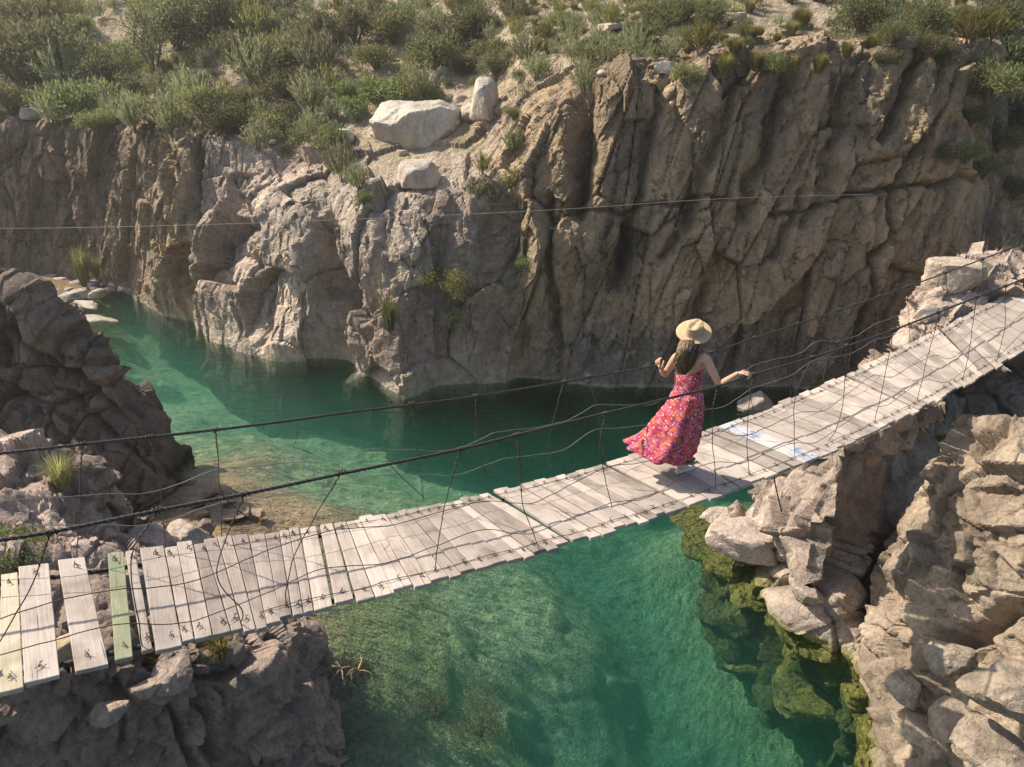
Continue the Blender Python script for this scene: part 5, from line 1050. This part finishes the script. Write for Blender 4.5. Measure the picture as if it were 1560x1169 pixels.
def hand(wr, fwd, palm_n, side, curl, L=.175):
    """palm and five fingers; fwd along the hand, palm_n out of the palm, side towards the thumb"""
    fwd = fwd/np.linalg.norm(fwd); palm_n = palm_n-fwd*(palm_n@fwd); palm_n /= np.linalg.norm(palm_n); sd = np.cross(fwd, palm_n); sd = sd if sd@side > 0 else -sd
    kn = wr+fwd*.085
    v = [wr-fwd*.01, wr+fwd*.035, wr+fwd*.068]; body.add(skinned(v, [(0, 1), (1, 2)], [(.024, .018), (.036, .016), (.038, .014)], 2))
    for j, (o, l) in enumerate([(.030, .068), (.010, .078), (-.010, .072), (-.029, .056)]):
        a = wr+fwd*.05+sd*o*.8; b = kn+sd*o; c = [a, b]; d = fwd; p_ = b
        for k in range(3):
            t = curl*(.75+.12*j); d = d*math.cos(t)+palm_n*math.sin(t) if k == 0 else (lambda n_: d*math.cos(t)+n_*math.sin(t))(np.cross(sd, d)*np.sign(np.cross(sd, fwd)@palm_n))
            d /= np.linalg.norm(d); p_ = p_+d*l*(.45, .32, .25)[k]; c.append(p_)
        body.add(skinned(c, [(i, i+1) for i in range(4)], [.010, .0095, .009, .0082, .007], 1))
    a = wr+fwd*.02+sd*.022; b = wr+fwd*.045+sd*.05; d = fwd*.75+sd*.3+palm_n*curl*.6; d /= np.linalg.norm(d); c = b+d*.034; d2 = fwd*.7-sd*.1+palm_n*curl*.9; d2 /= np.linalg.norm(d2)
    body.add(skinned([a, b, c, c+d2*.028], [(0, 1), (1, 2), (2, 3)], [.015, .0125, .0105, .0085], 1))
hand(wrR, AX3*.55+RT3*.75+np.array([0, 0, .02]), -np.array([0, 0, 1.])-RT3*.25, AX3, 1.05)
hand(wrL, np.array([-.45, .0, .8]), AX3*.9, RT3, .9)
# face: nose and ears on the turned-away head
fdir = AX3*.93-RT3*.30; fdir /= np.linalg.norm(fdir); hs = np.cross(fdir, [0, 0, 1.]); hc = J['head']
for p_, r_ in (([hc+fdir*.085+np.array([0, 0, .01]), hc+fdir*.105-np.array([0, 0, .012]), hc+fdir*.088-np.array([0, 0, .02])], [.012, .013, .009]), ([hc+fdir*.07-np.array([0, 0, .05]), hc+fdir*.08-np.array([0, 0, .072])], [.03, .026])): body.add(skinned(p_, [(i, i+1) for i in range(len(p_)-1)], r_, 1))
for sg in (1, -1): body.add(skinned([hc+hs*sg*.078+np.array([0, 0, .02]), hc+hs*sg*.088, hc+hs*sg*.078-np.array([0, 0, .025])], [(0, 1), (1, 2)], [.011, .014, .009], 1))
body.build('body', M_SKIN, person)
def dress_material():
    m, nt, out = newmat('floral_cotton'); L = nt.links.new
    tc = nd(nt, 'ShaderNodeTexCoord'); ob = tc.outputs['Object']
    b = nd(nt, 'ShaderNodeBsdfPrincipled', Roughness=.8); b.inputs['Specular IOR Level'].default_value = .15
    big = nd(nt, 'ShaderNodeTexVoronoi', Scale=20.0); L(ob, big.inputs['Vector']); sm = nd(nt, 'ShaderNodeTexVoronoi', Scale=46.0); L(ob, sm.inputs['Vector'])
    sx = nd(nt, 'ShaderNodeSeparateColor'); L(big.outputs['Color'], sx.inputs[0]); sx2 = nd(nt, 'ShaderNodeSeparateColor'); L(sm.outputs['Color'], sx2.inputs[0])
    base = ramp(nt, sx.outputs[0], [(0, (.46, .06, .11)), (.28, (.54, .12, .17)), (.5, (.52, .07, .06)), (.7, (.30, .05, .16)), (.85, (.58, .16, .08))]); base.color_ramp.interpolation = 'CONSTANT'
    dots = ramp(nt, sx2.outputs[0], [(0, (.62, .27, .31)), (.25, (.19, .04, .16)), (.42, (.60, .20, .08)), (.58, (.64, .50, .42)), (.74, (.50, .05, .09)), (.88, (.46, .30, .33))]); dots.color_ramp.interpolation = 'CONSTANT'
    dm = ramp(nt, sm.outputs['Distance'], [(.42, (1, 1, 1)), (.5, (0, 0, 0))])
    sel = ramp(nt, sx2.outputs[1], [(.2, (0, 0, 0)), (.21, (1, 1, 1))]); mu = nd(nt, 'ShaderNodeMath', operation='MULTIPLY'); L(dm.outputs[0], mu.inputs[0]); L(sel.outputs[0], mu.inputs[1])
    c = mixc(nt, base.outputs[0], dots.outputs[0], mu.outputs[0]); L(c, b.inputs['Base Color'])
    tr = nd(nt, 'ShaderNodeBsdfTranslucent'); L(c, tr.inputs[0]); mx = nd(nt, 'ShaderNodeMixShader'); mx.inputs[0].default_value = .25; L(b.outputs[0], mx.inputs[1]); L(tr.outputs[0], mx.inputs[2])
    L(mx.outputs[0], out.inputs[0]); return m
M_DRESS = dress_material()
RINGS = [(561, 1051.5, 22, .085, 1, .0, 0), (572, 1050, 23.5, .105, 1, .002, 0), (586, 1049, 23.5, .11, 1, .003, 0), (597, 1048.5, 24.5, .115, 1, .003, 0), (603, 1048, 27, .13, 2, .008, -.01), (622, 1044.5, 32, .15, 3, .014, -.02), (640, 1038, 37, .17, 5, .018, -.02), (656, 1032, 40.5, .185, 8, .022, -.03), (658, 1031.5, 41.5, .19, 8, .025, -.03), (672, 1026, 43, .205, 10, .03, -.03), (688, 1016, 47, .22, 13, .035, -.04), (697, 1004, 51.5, .235, 14, .04, -.04), (700, 1002, 52.5, .24, 14.5, .042, -.04)]
NRG = 96; dv = []
an = np.arange(NRG)*2*np.pi/NRG
fold = lambda a: np.sin(a*7+1)+.6*np.sin(a*11+.5)+.5*np.sin(a*4+2)
RG = np.array(RINGS, float); yy = np.concatenate([np.linspace(RG[i, 0], RG[i+1, 0], 5)[:-1] for i in range(len(RG)-1)]+[[RG[-1, 0]]])
for y in yy:
    cx, hw, dd, tl, fo, ddy = [np.interp(y, RG[:, 0], RG[:, k]) for k in range(1, 7)]
    hw += .9*math.sin(y*.55) if y > 610 else 0
    hw *= .90; y2 = y-62*max(0, dd-.10)
    l = PP(cx-hw, y2-tl, ddy+.06); r_ = PP(cx+hw*.93, y2+tl*.55, ddy-.06); ex = (r_-l)/2; ctr = (l+r_)/2
    back_ = np.array([.1, 1, 0])*dd; k = 1+fo*fold(an)*2.2
    dv.append(ctr + np.cos(an)[:, None]*ex*k[:, None] + np.sin(an)[:, None]*back_*k[:, None])
dv = np.concatenate(dv); drs = FM(); fcs = grid_faces(NRG, len(yy), 0, True)
gv = dv.reshape(len(yy), NRG, 3).transpose(1, 0, 2).reshape(-1, 3); drs.add((gv, fcs)); dress = drs.build('dress', M_DRESS, person)
md = dress.modifiers.new('cloth', 'SOLIDIFY'); md.thickness = .004
st = MB()
for x0, y0, d0, x1, y1, d1, x2, y2, d2 in ((1064, 563, -.10, 1069, 548, -.12, 1070, 540, -.08), (1040, 562, -.04, 1037, 548, .02, 1037, 538, .08)): st.tube(smooth_path([PP(x0, y0, d0), PP(x1, y1, d1), PP(x2, y2, d2), PP(x2-1, y2+6, d2+.12)], .02), .005, 6)
m2 = FM(); v = np.concatenate(st.v); m2.add((v, [tuple(dict.fromkeys(int(i) for i in q)) for q in np.concatenate(st.f)])); so_ = m2.build('strap', M_DRESS, person); so_.parent = dress; so_.location = (0, 0, 0)
# hair: a soft mass with loose strands falling down her back
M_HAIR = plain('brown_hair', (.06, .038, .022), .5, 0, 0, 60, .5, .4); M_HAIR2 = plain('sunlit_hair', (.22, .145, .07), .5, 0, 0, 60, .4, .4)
hr = [(512, 1054, 14, .05, .03), (518, 1053, 16, .065, .0), (524, 1051, 16.5, .07, -.04), (534, 1048, 16, .06, -.10), (546, 1045, 15.5, .05, -.12), (556, 1043, 13, .04, -.125), (564, 1042, 9, .03, -.125), (570, 1041, 4, .015, -.12)]
hv = []; H_ = np.array(hr, float); ah = np.arange(28)*2*np.pi/28
for y in np.linspace(512, 570, 26):
    cx, hw, dd, dy = [np.interp(y, H_[:, 0], H_[:, k]) for k in range(1, 5)]
    c = PP(cx, y, dy); ex = PP(cx+hw, y, dy)-c; kk = 1+.10*np.sin(ah*6+y*.05)
    hv.append(c+np.cos(ah)[:, None]*ex*kk[:, None]+np.sin(ah)[:, None]*np.array([0, 1, 0])*dd*kk[:, None])
hm = FM(); hm.add((np.stack(hv, 1).reshape(-1, 3), grid_faces(28, 26, 0, True))); hair = hm.build('hair', M_HAIR, person)
sm_ = MB(); g = np.random.default_rng(8); sd2 = MB()
for k in range(260):
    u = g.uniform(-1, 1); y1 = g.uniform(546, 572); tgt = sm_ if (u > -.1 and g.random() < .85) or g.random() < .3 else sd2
    path = []
    for t in np.linspace(0, 1, 7):
        y = 518+(y1-518)*t; cx, hw, dd, dy = [np.interp(y, H_[:, 0], H_[:, q]) for q in range(1, 5)]
        hw = max(hw, 6); path.append(PP(cx+u*hw*(1.02-.15*t)+2.2*t*math.sin(9*t+3.0*u+k*.05)+g.normal()*.5-(5*t*t if u < -.2 else 0), y, dy-dd*math.sqrt(max(0, 1-u*u))*1.03-.006+g.normal()*.004))
    tgt.tube(smooth_path(path, .03), .0035, 4, False)
for mm, mt in ((sm_, M_HAIR), (sd2, M_HAIR2)):
    q = FM(); q.add((np.concatenate(mm.v), np.concatenate(mm.f))); so_ = q.build('hair_strands', mt, person); so_.parent = hair; so_.location = (0, 0, 0)
# hat
M_HAT = plain('straw_felt', (.46, .345, .20), .85, 0, .4, 120, .12, .1); M_BAND = plain('hat_band', (.62, .42, .30), .7, 0, 0, 40, .1, .2)
hcx = PP(1057.5, 505, .03); nz = np.array([-.10, -.46, 1.0]); nz /= np.linalg.norm(nz); hx = np.cross([0, 1, 0], nz); hx /= np.linalg.norm(hx); hy = np.cross(nz, hx)
prof = [(.0, .098, 0), (.03, .101, 0), (.062, .103, 0), (.082, .098, 0), (.091, .094, 0), (.098, .093, .0), (.105, .092, 0)]
NA = 64; A_ = np.arange(NA)*2*np.pi/NA; rows = []
fd = np.array([fdir@hx, fdir@hy]); fd /= np.linalg.norm(fd); ca, sa = fd
def hpt(r, a, z): return hcx+np.outer(r*np.cos(a), hx)+np.outer(r*np.sin(a), hy)+np.outer(z, nz)
brim_r = np.linspace(.172, .098, 9)
for r_ in brim_r: rows.append(hpt(r_*(1+.015*np.cos(2*A_)), A_, .012*((r_-.098)/.08)**2*(-.6+.5*np.cos(2*(A_-math.atan2(sa, ca))))))
for z, r_ in zip(np.linspace(.004, .085, 9), np.linspace(.096, .086, 9)): rows.append(hpt(r_*(1-.05*np.cos(2*(A_-math.atan2(sa, ca))+math.pi)), A_, np.full(NA, z)))
for t in np.linspace(.1, 1, 10):
    r_ = .086*math.cos(t*math.pi/2)+.002; z = .085+.032*math.sin(t*math.pi/2)
    along = np.cos(A_-math.atan2(sa, ca)); across = np.abs(np.sin(A_-math.atan2(sa, ca)))
    dent = .022*np.exp(-(across*r_/.03)**2)*(r_ < .075) + .012*np.exp(-((across*r_-.055)/.022)**2)*(along > .1)
    rows.append(hpt(r_*(1-.05*np.cos(2*(A_-math.atan2(sa, ca))+math.pi)), A_, z-dent))
hat = FM(); hat.add((np.stack(rows, 1).reshape(-1, 3), grid_faces(NA, len(rows), 0, True))); hato = hat.build('hat', M_HAT, person); hato.modifiers.new('t', 'SOLIDIFY').thickness = .004
bd = FM(); br = [hpt(r_*(1-.05*np.cos(2*(A_-math.atan2(sa, ca))+math.pi)), A_, np.full(NA, z)) for z, r_ in ((.004, .0985), (.010, .0995), (.022, .0975))]; bd.add((np.stack(br, 1).reshape(-1, 3), grid_faces(NA, 3, 0, True))); bo = bd.build('hat_band', M_BAND, person); bo.parent = hato; bo.location = (0, 0, 0)
# shoes
M_SHOE = plain('shoe_dark', (.03, .028, .03), .5); M_SOLE = plain('shoe_pale', (.50, .47, .44), .7)
for an_, to_, mt in ((anR, toR, M_SOLE), (anL, toL, M_SHOE)):
    s_ = FM(); hl = an_*1.0; gz = min(an_[2]-.09, to_[2]-.035) if mt is M_SOLE else an_[2]-.10
    heel = np.array([an_[0], an_[1], gz+.03])-AX3*.045; toe = np.array([to_[0], to_[1], gz+.028])+AX3*.055; mdl = (heel+toe)/2+np.array([0, 0, .012])
    s_.add(skinned([heel, mid(heel, mdl, .5)+np.array([0, 0, .012]), mdl, mid(mdl, toe, .6), toe], [(0, 1), (1, 2), (2, 3), (3, 4)], [(.034, .03), (.037, .036), (.043, .03), (.046, .025), (.03, .018)], 2))
    s_.build('shoe', mt, person)
